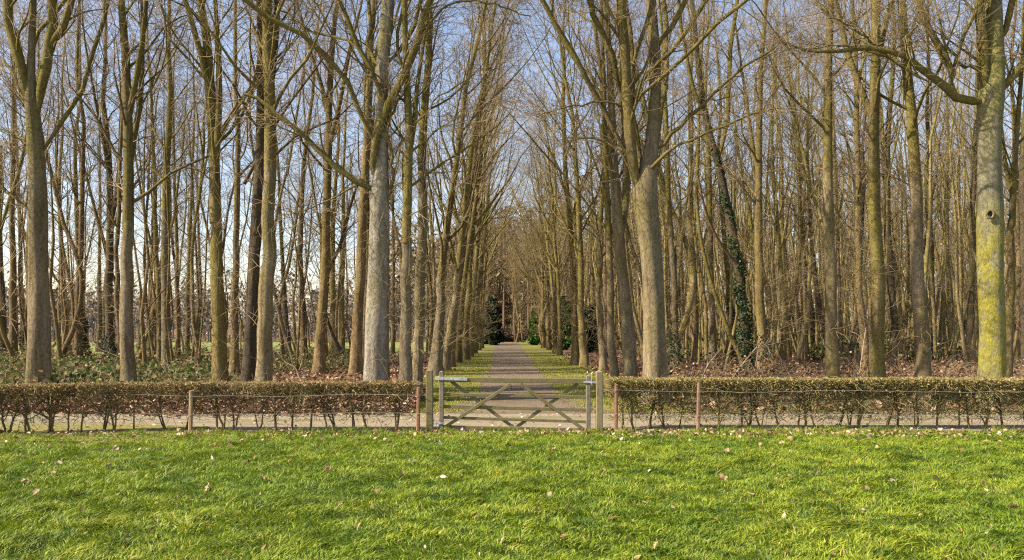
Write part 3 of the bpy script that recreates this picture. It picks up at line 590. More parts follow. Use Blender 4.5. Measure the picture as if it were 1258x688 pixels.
hero('big silver white beech with a fluted trunk, low limbs spread above the hedge end', 462, 472, 23.6, 33,
     [(463, 400, 31), (465, 330, 29), (466, 270, 27), (467, 225, 24), (468, 180, 18), (469, 100, 17), (472, 60, 18), (477, 0, 17), (480, -90, 12), (482, -200, 4)],
     [dict(p=[(465, 240), (459, 205), (460, 174), (478, 146), (490, 115), (513, 77), (523, 35), (540, 0)], w=(11, 6), dy=-.6),
      dict(p=[(482, 140), (474, 128), (464, 101), (443, 59), (429, 28), (415, 0)], w=(7, 4.5), dy=-.8),
      dict(p=[(464, 236), (452, 230), (436, 222), (408, 199), (384, 178), (363, 161), (340, 140), (310, 122)], w=(9, 4), dy=-.5),
      dict(p=[(460, 175), (446, 143), (432, 108), (411, 84), (390, 63), (352, 45), (314, 20), (290, 0)], w=(7, 3.5), dy=-1.2),
      dict(p=[(472, 235), (486, 222), (481, 188), (478, 157), (492, 120)], w=(6, 3), dy=-.5),
      dict(p=[(485, 192), (509, 160), (544, 129), (579, 110)], w=(3, 1.5), dy=-1.5),
      dict(p=[(523, 40), (545, 14), (590, 10), (650, 32)], w=(3.2, 1.4), dy=-1),
      dict(p=[(490, 112), (500, 85), (485, 50), (500, 0)], w=(5, 3)),
      dict(p=[(440, 60), (420, 40), (380, 28), (340, 0)], w=(3.5, 2)),
      dict(p=[(470, 90), (452, 50), (448, 0)], w=(6, 4), dy=1.5),
      dict(p=[(474, 80), (500, 40), (510, 0)], w=(6, 4), dy=1.5)], 'beech', 5, .055, 'beech_tree')
hero('many limbed old tree spreading into a candelabra above the brambles', 47, 464, 25.0, 30,
     [(48, 400, 27), (47, 330, 25), (46, 240, 23), (43, 170, 20), (38, 120, 17), (38, 87, 10), (41, 0, 8), (42, -100, 4)],
     [dict(p=[(40, 140), (33, 112), (26, 70), (18, 28), (16, 0)], w=(12, 8), dy=-.5),
      dict(p=[(46, 140), (52, 112), (63, 66), (70, 28), (73, 0)], w=(13, 8), dy=-.3),
      dict(p=[(61, 75), (70, 52), (84, 35), (98, 0)], w=(9, 6), dy=-.8),
      dict(p=[(44, 170), (25, 130), (8, 95), (-15, 60)], w=(5, 3)),
      dict(p=[(40, 260), (20, 245), (0, 232), (-20, 225)], w=(4, 2)),
      dict(p=[(50, 190), (68, 150), (82, 120), (104, 40), (108, 0)], w=(6, 4), dy=.8),
      dict(p=[(40, 185), (22, 170), (5, 160), (-20, 150)], w=(3, 2)),
      dict(p=[(38, 95), (30, 50), (50, 0)], w=(5, 4), dy=1.5)], 'grey', 6, .04)
hero('thick two tone grey and green tree splitting into many limbs beside the gate latch', 806, 467, 22.7, 33,
     [(805, 430, 29), (802, 340, 28), (797, 280, 29), (792, 235, 33), (797, 205, 22), (801, 174, 18), (804, 122, 17), (805, 70, 15), (800, 15, 14), (796, -80, 9), (795, -180, 4)],
     [dict(p=[(788, 250), (780, 216), (773, 174), (768, 122), (765, 70), (761, 0)], w=(15, 9), dy=-.4),
      dict(p=[(776, 200), (749, 150), (725, 112), (704, 77), (679, 42), (653, 0)], w=(7, 5), dy=-.8),
      dict(p=[(768, 130), (746, 63), (728, 38), (719, 0)], w=(8, 6), dy=-1.2),
      dict(p=[(771, 150), (776, 125), (791, 98), (822, 66), (847, 31), (868, 0)], w=(6, 3.5), dy=-1.2),
      dict(p=[(770, 150), (780, 129), (822, 91), (871, 49), (923, 7), (945, 0)], w=(5, 3), dy=-1.6),
      dict(p=[(806, 185), (820, 167), (850, 140), (889, 105), (940, 70)], w=(6, 2.5), dy=-.8),
      dict(p=[(793, 215), (800, 201), (829, 185), (871, 167), (917, 147), (945, 149)], w=(5, 1.8), dy=-1.4),
      dict(p=[(801, 75), (812, 50), (826, 31), (840, 0)], w=(7, 5), dy=-.5),
      dict(p=[(772, 150), (760, 133), (707, 136), (655, 153)], w=(3, 1.2), dy=-1.3),
      dict(p=[(790, 225), (786, 180), (782, 120), (786, 60), (783, 0)], w=(8, 5), dy=1.2),
      dict(p=[(776, 90), (790, 40), (800, 0)], w=(6, 4), dy=-.9),
      dict(p=[(805, 200), (818, 120), (828, 60), (830, 0)], w=(8, 6), dy=1.3),
      dict(p=[(745, 145), (735, 90), (700, 50), (690, 0)], w=(3, 2)),
      dict(p=[(788, 235), (768, 190), (740, 170), (700, 165)], w=(4, 2))], 'grey', 7, .05)
r_, P_ = hero('lichen yellow barked tree with a knot hole and one long horizontal limb', 1218, 466, 22.6, 33,
     [(1219, 400, 31), (1217, 330, 30), (1216, 265, 33), (1216, 200, 28), (1216, 150, 31), (1217, 118, 33), (1221, 98, 25), (1221, 52, 23), (1220, 0, 22), (1220, -90, 13), (1221, -190, 4)],
     [dict(p=[(1212, 128), (1206, 100), (1206, 63), (1199, 28), (1195, 0)], w=(12, 9), dy=-.4),
      dict(p=[(1222, 122), (1231, 105), (1244, 91), (1258, 75), (1280, 50)], w=(10, 7), dy=-.3),
      dict(p=[(1213, 124), (1203, 124), (1178, 124), (1161, 119), (1157, 112), (1129, 94), (1098, 75), (1060, 66), (1025, 73), (990, 75), (951, 66)], w=(12, 2), dy=-.5),
      dict(p=[(1161, 119), (1168, 100), (1164, 80), (1147, 59), (1133, 31), (1119, 0)], w=(8, 4.5), dy=-.4),
      dict(p=[(1167, 98), (1171, 80), (1178, 49), (1195, 14), (1200, 0)], w=(5, 3), dy=-.6),
      dict(p=[(1214, 98), (1208, 87), (1182, 84), (1169, 75), (1150, 52), (1140, 30)], w=(5, 2.5), dy=-.9),
      dict(p=[(1098, 75), (1070, 58), (1045, 40), (1010, 30)], w=(3.5, 1.5), dy=-.8),
      dict(p=[(1129, 94), (1110, 65), (1122, 52), (1140, 45)], w=(3, 1.5), dy=-.8),
      dict(p=[(1140, 100), (1100, 70), (1050, 52), (985, 50)], w=(4, 1.5), dy=.6),
      dict(p=[(1221, 60), (1235, 30), (1240, 0)], w=(8, 6)),
      dict(p=[(1221, 40), (1205, 15), (1210, 0)], w=(5, 4))], 'lichen', 8, .02)
knot = Acc(); a_ = np.linspace(0, 2 * np.pi, 13); kc = W(1217, 263, 22.6 - .385) - np.array([wx(1218, 22.6), 22.6, 0])
ring = np.stack([kc[0] + .095 * np.cos(a_), np.full(13, kc[1] + .02), kc[2] + .11 * np.sin(a_)], 1)
knot.tube(ring[None], np.full((1, 13), .033), 6)
link('knot', knot.mesh('knot', [M['grey']]), r_)
disc = np.vstack([[kc + np.array([0, .07, 0])], ring[:-1] + np.array([0, .02, 0])]); Fd = np.array([(0, i + 1, (i + 1) % 12 + 1) for i in range(12)])
link('knot_hole', new_mesh('knot_hole', disc, [Fd], [M['dark']]), r_)
hero('smooth grey tree splitting into a V shape by the red brown stake near the gate', 776, 467, 25.4, 19,
     [(771, 400, 17), (764, 330, 15), (760, 285, 15), (756, 240, 13), (752, 150, 10), (748, 60, 8), (745, 0, 7), (742, -120, 3)],
     [dict(p=[(762, 300), (769, 270), (773, 240), (774, 200), (770, 100), (776, 0)], w=(11, 5), dy=.8),
      dict(p=[(755, 230), (740, 170), (738, 90), (730, 0)], w=(5, 3)),
      dict(p=[(752, 130), (762, 80), (760, 0)], w=(4, 3))], 'grey', 9, .03)
r_, P58 = hero('leaning tree wrapped in dark green ivy from foot to fork', 922, 460, 36.0, 13,
     [(915, 400, 12), (906, 320, 11), (893, 250, 10), (882, 200, 9), (868, 150, 9), (858, 80, 7), (850, 0, 6), (840, -80, 3)],
     [dict(p=[(882, 200), (892, 150), (895, 80), (902, 0)], w=(6, 4)), dict(p=[(868, 150), (850, 110), (836, 50), (830, 0)], w=(5, 3))], 'dark', 10, .02, 'ivy_clad_tree')
def ivy_on(root, P, z0, z1, rad, n, size=.09, name='ivy'):
    t = rng.random(n); z = z0 + (z1 - z0) * t ** 1.35; c = np.stack([np.interp(z, P[:, 2], P[:, 0]), np.interp(z, P[:, 2], P[:, 1]), z], 1)
    a = rng.random(n) * 6.283; rr = rad * (1 - .75 * t) * (.75 + .5 * rng.random(n)) * (1 + .3 * np.sin(z * 3 + a))
    c[:, 0] += np.cos(a) * rr; c[:, 1] += np.sin(a) * rr
    V, Fs = rhombi(rng, c, size, 0, 1.15); link(name, new_mesh(name, V, [Fs], [M['ivy']], smooth=False), root, kind='stuff')
ivy_on(r_, P58, .3, 12.0, .31, 6200, .085)
for xb, z1, rd, n in ((136, 2.8, .45, 900), (103, 4.0, .45, 1500), (832, 3.2, .33, 700), (1005, 5.0, .36, 1100), (906, 5.5, .34, 1300), (29, 3.4, .36, 800), (937, 3.0, .42, 600), (707, .0, 0, 0)):
    if n: ivy_on(IVY[xb][0], IVY[xb][1], .1, z1, rd, int(n * 1.4), .085)

# --- the many trees farther in
def free(X, Y, d): return all((X - a) ** 2 + (Y - b) ** 2 > d * d for a, b in TREES)
def rtree(X, Y, r0, m, kind, label, group, name='bare_tree', lean=(0, 0), shoots=True, zj=None, scale=None, curve=.55):
    zj = zj or rng.uniform(5.5, 10.5); c = rng.normal(size=2) * curve
    pts = [(lean[0] * z + c[0] * math.sin(z / zj * 3.1), lean[1] * z + c[1] * math.sin(z / zj * 3.1), z) for z in np.linspace(0, zj, 5)]
    s = scale or float(np.clip(r0 * .7 / RT0[kind], .6, 1.2))
    return tree(X, Y, pts, r0, min(RT0[kind] * s, r0 * .85), m, kind, label, name, group, s, 8, 12, .035, shoots)
LABR = {(0, 0): 'slim curved tree in the middle of the dense wood, yellowish bark', (0, 1): 'slim brown tree in the middle of the dense wood',
        (1, 0): 'thin yellowish tree deep inside the dense wood', (1, 1): 'thin brown tree deep inside the dense wood'}
MARK = [(640, 'the path end'), (712, 'the lit pair of trunks'), (757, 'the forked grey tree'), (805, 'the thick two tone tree'), (832, 'the ivy footed trunk'), (876, 'the Y shaped tree'), (915, 'the ivy tree'),
        (937, 'the banded trunk'), (967, 'the slim curving trunk'), (1023, 'the pale grey trunk'), (1075, 'the thick yellowish trunk'), (1110, 'the slanting stem'), (1135, 'the swollen footed trunk'), (1170, 'the slim trunk'), (1218, 'the lichen yellow tree'), (1262, 'the picture edge')]
MARKL = [(0, 'the picture edge'), (47, 'the many limbed tree'), (84, 'the bending trunk'), (122, 'the thin dark upright'), (158, 'the thick forked trunk'), (205, 'the twin stemmed trunk'), (244, 'the crooked tree'), (268, 'the green barked trunk'), (310, 'the dark leaner'), (330, 'the pale straight trunk'),
         (373, 'the slim trunk in shrubs'), (400, 'the smooth lit trunk'), (442, 'the brown leaner'), (463, 'the big silver beech'), (505, 'the avenue row')]
def between(X, Y, marks):
    px = HX + X * F / Y
    for (a, na), (b, nb) in zip(marks[:-1], marks[1:]):
        if px < b: return 'between %s and %s' % (na, nb)
    return 'past %s' % marks[-1][1]
def form(l, r0, deep):
    return ('leaning' if abs(l) > .09 else 'straight' if abs(l) < .035 else ('slim' if r0 < .12 else 'stout'))
cnt = 0; tries = 0
while cnt < 134 and tries < 20000:
    tries += 1
    Y = 35 + 75 * rng.random() ** .9; X = AX + 6.5 + rng.random() * (.70 * Y + 1 - AX - 6.5)
    if not free(X, Y, 1.5 if Y < 60 else 1.2): continue
    deep = int(Y > 62); ml = rng.choice(['pale', 'mossy', 'pale', 'brown', 'dark'])
    r0 = rng.uniform(.07, .19) * (1.15 if deep else 1); lx = rng.normal(-.05, .10)
    lab = '%s %s tree %s, %s' % (form(lx, r0, deep), {'mossy': 'mossy', 'pale': 'pale', 'brown': 'brown', 'dark': 'dark'}[str(ml)], 'deep in' if deep else 'midway', between(X, Y, MARK))
    rtree(X, Y, r0, str(ml), rng.choice(['thin', 'thin', 'mid', 'row']), lab, 'trees further inside the dense wood', lean=(lx, rng.normal() * .04), shoots=bool(rng.random() < .5))
    cnt += 1
cnt = 0; tries = 0
while cnt < 44 and tries < 20000:
    tries += 1
    Y = 37 + 34 * rng.random(); X = AX - 5.0 - rng.random() * (.68 * Y - 3)
    if not free(X, Y, 1.9): continue
    ml = str(rng.choice(['brown', 'mossy', 'dark', 'grey'])); r0 = rng.uniform(.07, .15); lx = rng.normal() * .04
    lab = '%s %s tree %s, %s' % (form(lx, r0, 0), {'mossy': 'yellowish', 'brown': 'brown', 'dark': 'dark', 'grey': 'greyish'}[ml], 'farther back' if Y > 52 else 'behind brambles', between(X, Y, MARKL))
    rtree(X, Y, r0, ml, rng.choice(['thin', 'mid', 'row']), lab, 'slender trees further back in the thin wood', lean=(lx, rng.normal() * .03), shoots=bool(rng.random() < .4))
    cnt += 1
# trees continuing behind both avenue rows and closing its far end
for i in range(16):
    side = -1 if i % 2 else 1; Y = 70 + 3.6 * i / 2 * 1.0 + rng.random(); X = AX + side * (3.6 + .5 * rng.random())
    lab = 'far avenue tree on the %s side, shrunk by distance' % ('hinge' if side < 0 else 'latch')
    rtree(X, Y, rng.uniform(.14, .22), 'mossy', 'row', lab, 'far end trees of the avenue, %s side' % ('hinge' if side < 0 else 'latch'), 'avenue_tree', lean=(-side * .035, 0), zj=rng.uniform(4, 7))
def pine_crown(seed):
    r = np.random.default_rng(seed); A = Acc(); P = np.zeros((1, 9, 3)); P[0, :, 2] = np.linspace(0, 9, 9); Rr = np.linspace(.13, .02, 9)[None]
    A.tube(P, Rr, 6, 0); P1, R1 = spawn(r, P, Rr, 26, .0, 1, lambda t, q: (2.6 - 1.6 * t) * (.5 + .8 * q), (1.0, 1.6), 5, .05, .1, .35, .3, .015); A.tube(P1, R1, 4, 0)
    n = 900; i = r.integers(0, len(P1), n); k = r.integers(2, 5, n); C = P1[i, k] + r.standard_normal((n, 3)) * .28
    A.add(*rhombi(r, C, .20, .0, 2.2), mi=1); return A.mesh('crown', [M['red'], M['needle']])
PC = [pine_crown(1), pine_crown(2)]
for i in range(26):
    Y = 112 + 30 * rng.random(); X = wx(rng.uniform(575, 735), Y)
    lab = 'reddish pine trunk closing the far end of the avenue'
    zj = rng.uniform(7.5, 12); pts = [(rng.normal() * .1, 0, z) for z in np.linspace(0, zj, 4)]
    rt_, _ = tree(X, Y, pts, rng.uniform(.13, .22), .12, 'red', 'thin', lab, 'pine_tree', 'pines at the far end of the avenue', 1.0, 8, 8, .03, False, crown=PC[i % 2])
    rt_.children[-1].material_slots[0].material = M['red']
for i in range(20):
    Y = 104 + 8 * rng.random(); X = AX + (rng.random() * 2 - 1) * 9
    if abs(X - AX) < 2: X += 3
    rtree(X, Y, rng.uniform(.07, .13), 'brown', 'row', 'brown twiggy tree among the pines at the avenue end', 'twiggy trees at the avenue end', zj=rng.uniform(2.5, 9))

# ------------------------------------------------------------ far masses
def wood_mass(name, label, X, Y, H, m, r0, nb, ns, sb, seed, lo=.25, leafn=0, leafs=.4, wv=.03, m2=None):
    r = np.random.default_rng(seed); n = len(X); K = 6; z = np.linspace(0, 1, K); P = np.zeros((n, K, 3)); q = np.cumsum(r.standard_normal((n, K, 2)) * wv * .5 * H[:, None, None], 1)
    P[:, :, 0] = X[:, None] + q[:, :, 0]; P[:, :, 1] = Y[:, None] + q[:, :, 1]; P[:, :, 2] = z * H[:, None]
    A = Acc(); bi = 1 if m2 else 0; Rr = r0 * (1 - .8 * z)[None] * (.6 + .8 * r.random(n))[:, None]; A.tube(P, Rr, 5)
    P1, R1 = spawn(r, P, Rr, nb, lo, 1, lambda t, q: np.mean(H) * (.33 - .2 * t) * (.5 + q), (.4, .9), 5, .12, .1, .4, .3, sb * 1.6); A.tube(P1, R1, 3, bi)
    P2, R2 = spawn(r, P1, R1, ns, .15, 1, np.mean(H) * .085, (.4, 1.0), 3, .06, .12, .6, .5, sb); A.tube(P2, R2, 3, bi)
    if leafn:
        i = r.integers(0, len(P2), leafn); C = P2[i, 2] + r.standard_normal((leafn, 3)) * np.mean(H) * .05; C[:, 2] = np.abs(C[:, 2]) ; A.add(*rhombi(r, C, leafs, 0, 2.5))
    link(name, A.mesh(name, [M[m]] + ([M[m2]] if m2 else [])), kind='stuff', label=label)
r = np.random.default_rng(77)
n = 500; Yb = 38 + 74 * r.random(n) ** .8; Xb = 6.3 + r.random(n) * (.70 * Yb - 5)
wood_mass('thin_stems', 'countless thin pole stems between the trees of the dense wood', Xb, Yb, 11 + 8 * r.random(n), 'pale', .095, 6, 3, .006, 15, .4, 0, .5, .05, 'woodtwig')
n = 50; Yb = 36 + 34 * r.random(n); Xb = -4 - r.random(n) * (.66 * Yb - 2)
wood_mass('thin_saplings', 'thin sapling stems scattered between the trunks before the field', Xb, Yb, 10 + 9 * r.random(n), 'brown', .085, 7, 3, .006, 16, .2, 0, .5, .035, 'woodtwig')
n = 330; Yb = 112 + 45 * r.random(n); Xb = 8 + r.random(n) * (.72 * Yb)
wood_mass('distant_wood', 'brown mass of bare wood filling the depth behind the dense trees', Xb, Yb, 17 + 7 * r.random(n), 'woodtwig', .17, 8, 3, .024, 5, .1, 3500, .45)
n = 170; Yb = 140 + 30 * r.random(n); Xb = (r.random(n) * 2 - 1) * 24 + 2
wood_mass('avenue_end_wood', 'brown bare wood behind the pines closing the avenue', Xb, Yb, 14 + 5 * r.random(n), 'woodtwig', .2, 9, 3, .035, 6, .05, 11000, .5)
n = 300; Yb = 108 + 60 * r.random(n); Xb = -.70 * Yb + r.random(n) * (.70 * Yb - 5)
wood_mass('far_treeline', 'hazy grey line of bare trees beyond the green field', Xb, Yb, 4 + 6 * r.random(n), 'fartwig', .12, 8, 3, .045, 7, .05, 16000, .32)

# ------------------------------------------------------------ undergrowth and bushes
def bramble(name, label, X, Y, h, m, size, nper, stems=True, seed=3):
    r = np.random.default_rng(seed); A = Acc(); n = len(X); P = np.zeros((n, 2, 3)); P[:, :, 0] = X[:, None]; P[:, :, 1] = Y[:, None]; P[:, 1, 2] = .05
    S, Rr = spawn(r, P, np.full((n, 2), .012), 5, 0, 1, lambda t, q: h[:, None] * (.8 + .8 * q), (.2, 1.1), 6, -.18, .16, 1, .4, .006); A.tube(S, Rr, 3, 0)
    S2, Rr2 = spawn(r, S, Rr, 2, .2, 1, .35, (.4, 1.2), 3, .0, .2, .7, .5, .005); A.tube(S2, Rr2, 3, 0)
    if nper:
        k = n * nper; i = r.integers(0, len(S), k); j = r.integers(1, 6, k); C = S[i, j] + r.standard_normal((k, 3)) * .14; C[:, 2] = np.abs(C[:, 2]) + .02
        A.add(*rhombi(r, C, size, .15, 1.3), mi=1)
    link(name, A.mesh(name, [M['deadwood'] if m is None else M['twig'], M[m or 'bramble']], smooth=False), kind='stuff', label=label)
r = np.random.default_rng(5)
def cloud(n, px0, px1, y0, y1, dens=None):
    Y = y0 + (y1 - y0) * r.random(n) ** 1.2; X = wx(px0 + (px1 - px0) * r.random(n), Y); return X, Y
X, Y = cloud(420, -40, 285, 24.5, 44); h = .26 + .32 * r.random(420); h *= np.where(X < wx(90, Y), 1.35, 1)
bramble('brambles', 'low tangle of green leaved brambles under the thin wood', X, Y, h, 'bramble', .13, 26, seed=3)
X, Y = cloud(190, 300, 470, 38, 58); bramble('undergrowth', 'yellow green low shrubs at the edge of the field', X, Y, .4 + .4 * r.random(190), 'yellowshrub', .11, 36, seed=4)
X, Y = cloud(260, 815, 1290, 26, 44); bramble('dead_undergrowth', 'brown leafless brushwood and bramble stems behind the yellowish hedge', X, Y, .35 + .55 * r.random(260), 'litter', .09, 14, seed=6)
X, Y = cloud(110, 800, 1290, 46, 80); bramble('evergreen_undergrowth', 'dull green undergrowth glimpsed between the trunks of the dense wood', X, Y, .7 + .9 * r.random(110), 'yellowshrub', .2, 60, seed=8)
X, Y = cloud(60, -40, 300, 40, 70); bramble('sapling_thicket', 'yellowish saplings and thin shoots in front of the field', X, Y, 1.0 + .6 * r.random(60), 'yellowshrub', .12, 40, seed=9)
X, Y = cloud(150, 570, 740, 110, 150); bramble('avenue_end_undergrowth', 'dim brown undergrowth beneath the pines where the avenue ends', X, Y, .9 + 1.2 * r.random(150), 'deadbrush', .3, 60, seed=12)
def bush(label, px, ybase, Y, wpx, ypx_top, m, name='evergreen_bush', cone=.7, n=5200, size=.22, seed=1):
    r = np.random.default_rng(seed); X = wx(px, Y); H = wz(ypx_top, Y); Rw = wpx / 2 * Y / F
    root = thing(name, label, 'bush', (X, Y, 0)); A = Acc()
    P = np.zeros((1, 6, 3)); P[0, :, 2] = np.linspace(-.05, H * .93, 6); Rr = np.linspace(.11, .02, 6)[None]; A.tube(P, Rr, 6)
    P1, R1 = spawn(r, P, Rr, 60, .03, 1, lambda t, q: Rw * (1 - cone * t) * (.75 + .35 * q), (1.0, 1.5), 5, .04, .09, .35, .3, .01); A.tube(P1, R1, 3)
    link('stem', A.mesh('stem', [M['dark']]), root)
    i = r.integers(0, 60, n); k = r.integers(1, 5, n); f = r.random(n)[:, None]; C = P1[i, k - 1] * f + P1[i, k] * (1 - f) + r.standard_normal((n, 3)) * Rw * .1; C[:, 2] = np.abs(C[:, 2])
    C[:, 2] *= .98; V, Fs = rhombi(r, C, size, 0, 1.5); link('foliage', new_mesh('foliage', V, [Fs], [M[m]], smooth=False), root, kind='stuff')
bush('dark conical evergreen on the hinge side of the avenue end', 606, 420, 92, 36, 364, 'yew', cone=.75, n=9000, size=.24, seed=1)
bush('lower dark evergreen spreading behind the conical one', 597, 420, 96, 26, 388, 'yew', cone=.5, n=5000, size=.24, seed=2)
bush('bright green bush on the latch side of the avenue end', 656, 420, 92, 20, 382, 'laurel', cone=.6, n=4000, size=.2, seed=3)
bush('dark green shrub standing behind the mossy pair of trunks', 696, 425, 74, 26, 362, 'laurel', cone=.45, n=5000, size=.2, seed=4)
bush('green shrub behind the straight lit pair of trunks', 726, 428, 66, 24, 372, 'yew', cone=.4, n=4500, size=.2, seed=5)
# fallen and leaning dead branches
def deadbranch(label, pts, Y, w0, w1, seed, name='dead_branch', m='deadwood', dy=0, twigs=4):
    r = np.random.default_rng(seed); pw = np.array([W(a, b, Y) for a, b in pts]); pw[:, 1] += dy * np.linspace(0, 1, len(pw)); o = pw[0] * np.array([1, 1, 0]); P = catmull(pw - o, 10)[None]
    Rr = (np.linspace(w0, w1, 10) * Y / F / 2)[None]; A = Acc().tube(P, Rr, 6)
    P1, R1 = spawn(r, P, Rr, twigs, .3, 1, .9, (.4, .9), 5, .05, .12, .5, .3, .007); A.tube(P1, R1, 3)
    P2, R2 = spawn(r, P1, R1, 3, .2, 1, .4, (.4, .9), 3, .05, .12, .6, .4, .006); A.tube(P2, R2, 3)
    q = link(name, A.mesh(name, [M[m]]), label=label, category='branch'); q.location = o
deadbranch('pale bent dead branch lying in litter between the pale trunk and the lit trunk', [(376, 473), (368, 464), (363, 452), (352, 446)], 29.5, 2.6, 1.2, 1, twigs=2)
deadbranch('pale dead branch leaning up out of the brambles by the twin stemmed tree', [(214, 468), (206, 458), (198, 448)], 30, 2.4, 1.0, 2, twigs=2)
deadbranch('long pale dead branch slanting up before the ivy clad tree', [(898, 468), (912, 448), (930, 426)], 31, 2.6, 1.5, 3)
deadbranch('arching dead bramble stem behind the ivy clad tree foot', [(926, 467), (930, 440), (934, 422), (942, 425), (950, 440)], 31, 2.2, 1.0, 4)
deadbranch('dead stick leaning between the thick two tone tree and the Y shaped tree', [(862, 466), (870, 448), (880, 436)], 32, 2.2, 1.0, 5)
deadbranch('short dead stick leaning behind the hedge near the pale grey clean trunk', [(1056, 462), (1060, 430), (1064, 402)], 34, 2.0, 1.0, 6)
deadbranch('long broken orange pole leaning through the dense wood beyond the thick yellowish trunk', [(1130, 262), (1105, 220), (1080, 180), (1070, 150)], 32, 3.2, 2.2, 7, 'broken_limb', 'red', dy=1)
deadbranch('reddish broken limb caught in the twigs beside the pale straight trunk', [(300, 226), (345, 150), (392, 92), (420, 60)], 31, 5, 2, 8, 'broken_limb', 'red', dy=-1, twigs=10)
deadbranch('orange brown broken limb hung against the ivy clad tree', [(905, 324), (880, 296), (862, 262), (850, 220)], 34, 4, 2.4, 9, 'broken_limb', 'red', dy=-1)

# ------------------------------------------------------------ hedges
HX_ = None
def hedge(name, label, px0, px1, stems, ztop, lm, seed, Yof, leafn, dens, twn, low, thr, lowfrac):
    r = np.random.default_rng(seed); Ym = 17.0
    xa, xb = wx(px0, Ym), wx(px1, Ym); root = thing(name, label, 'hedge', ((xa + xb) / 2, Ym, 0)); ox, oy = (xa + xb) / 2, Ym
    allP = []; allR = []
    for px in stems:
        Y = Yof(px) + r.normal() * .05; X = wx(px, Y) - ox; h = .45; d = r.normal() * .12; K = 7
        nst = 2 if r.random() < .4 else 1
        for s in range(nst):
            dd = d + (s * .22 * (1 if r.random() < .5 else -1)); z = np.linspace(-.03, .92, K)
            P = np.stack([X + dd * z + .03 * np.cumsum(r.standard_normal(K)) * .6, Y - oy + .02 * np.cumsum(r.standard_normal(K)), z], 1); P[0, 0] = X
            Rr = np.linspace(.026, .009, K) * (.7 + .5 * r.random()) * (1 if s == 0 else .75)
            Aa = Acc().tube(P[None], Rr[None], 7)
            P1, R1 = spawn(r, P[None], Rr[None], 11, .3, .98, .5, (.6, 1.3), 6, .12, .2, .6, .4, .006)
            Aa.tube(P1, R1, 4)
            link('stem', Aa.mesh('stem', [M['mossy'] if seed == 2 else M['brown']]), root)
            allP.append(P1); allR.append(R1)
    # tangle: branch ends fan out, clipped to the sheared block
    n = twn; X = xa + (xb - xa) * r.random(n); z = np.where(r.random(n) < lowfrac, low + (ztop - low) * r.random(n), ztop - .26 * r.random(n) ** 1.3)
    yy = np.array([Yof(HX + x * F / Ym) for x in X]) + (r.random(n) * 2 - 1) * .22 * np.clip(.35 + z / ztop, 0, 1)
    S = np.stack([X - ox, yy - oy, z], 1); D = unit(r.standard_normal((n, 3)) * np.array([1, .7, .8]) + np.array([0, 0, .25]))
    L = .12 + .22 * r.random(n); pts = [S]
    for j in range(2):
        D = unit(D + r.standard_normal((n, 3)) * .4); q = pts[-1] + D * (L / 2)[:, None]; q[:, 2] = np.minimum(q[:, 2], ztop + .03 * np.abs(r.standard_normal(n)) * (r.random(n) < .3)); pts.append(q)
    P = np.stack(pts, 1); A = Acc().tube(P, np.tile(np.linspace(.0058, .003, 3), (n, 1)), 3, 0)
    link('twigs', A.mesh('twigs', [M['hedgetwig']]), root, kind='stuff')
    k = leafn; X = xa + (xb - xa) * r.random(k); u = r.random(k); z = np.where(u < .45, ztop - np.abs(r.standard_normal(k)) * .05 + .015, np.where(r.random(k) < lowfrac, low + (ztop - low) * r.random(k), ztop - .24 * r.random(k)))
    dpt = .30 * np.clip(.4 + z / ztop * .8, 0, 1)
    y2 = np.array([Yof(HX + x * F / Ym) for x in X]) + (r.random(k) * 2 - 1) * dpt
    gap = (fbm(X, z * 2, 90 + seed, 4, .9) > thr - 2.2 * (z / ztop - .62)); X, y2, z = X[gap], y2[gap], z[gap]
    z = z + .03 * fbm(X, y2, 17, 4, .5)
    V, Fs = rhombi(r, np.stack([X - ox, y2 - oy, z], 1), .034, .12, 1.4); link('leaves', new_mesh('leaves', V, [Fs], [M[lm]], smooth=False), root, kind='stuff')
sA = [-60, -42, -22, 5, 9, 32, 36, 60, 64, 83, 101, 127, 139, 164, 205, 228, 267, 274, 288, 318, 339, 358, 382, 400, 412, 434, 451, 486]
sB = [763, 779, 800, 816, 834, 882, 911, 921, 935, 956, 980, 989, 1002, 1031, 1043, 1056, 1090, 1103, 1124, 1152, 1177, 1191, 1210, 1232, 1262, 1290]
hedge('clipped_hedge', 'flat topped clipped hedge with bare legs and brown leaves, ending at the hinge post', -90, 508, sA, 1.00, 'hedgeleaf', 1, lambda px: 17.1 - max(0, (200 - px)) * .0045, 16000, .55, 7500, .22, .2, .30)
hedge('clipped_hedge', 'flat topped clipped hedge with yellow mossy twigs, starting at the latch post', 750, 1330, sB, 1.06, 'hedgeleaf_b', 2, lambda px: 17.4 + 0 * px, 19000, .62, 11000, .18, 0, .5)

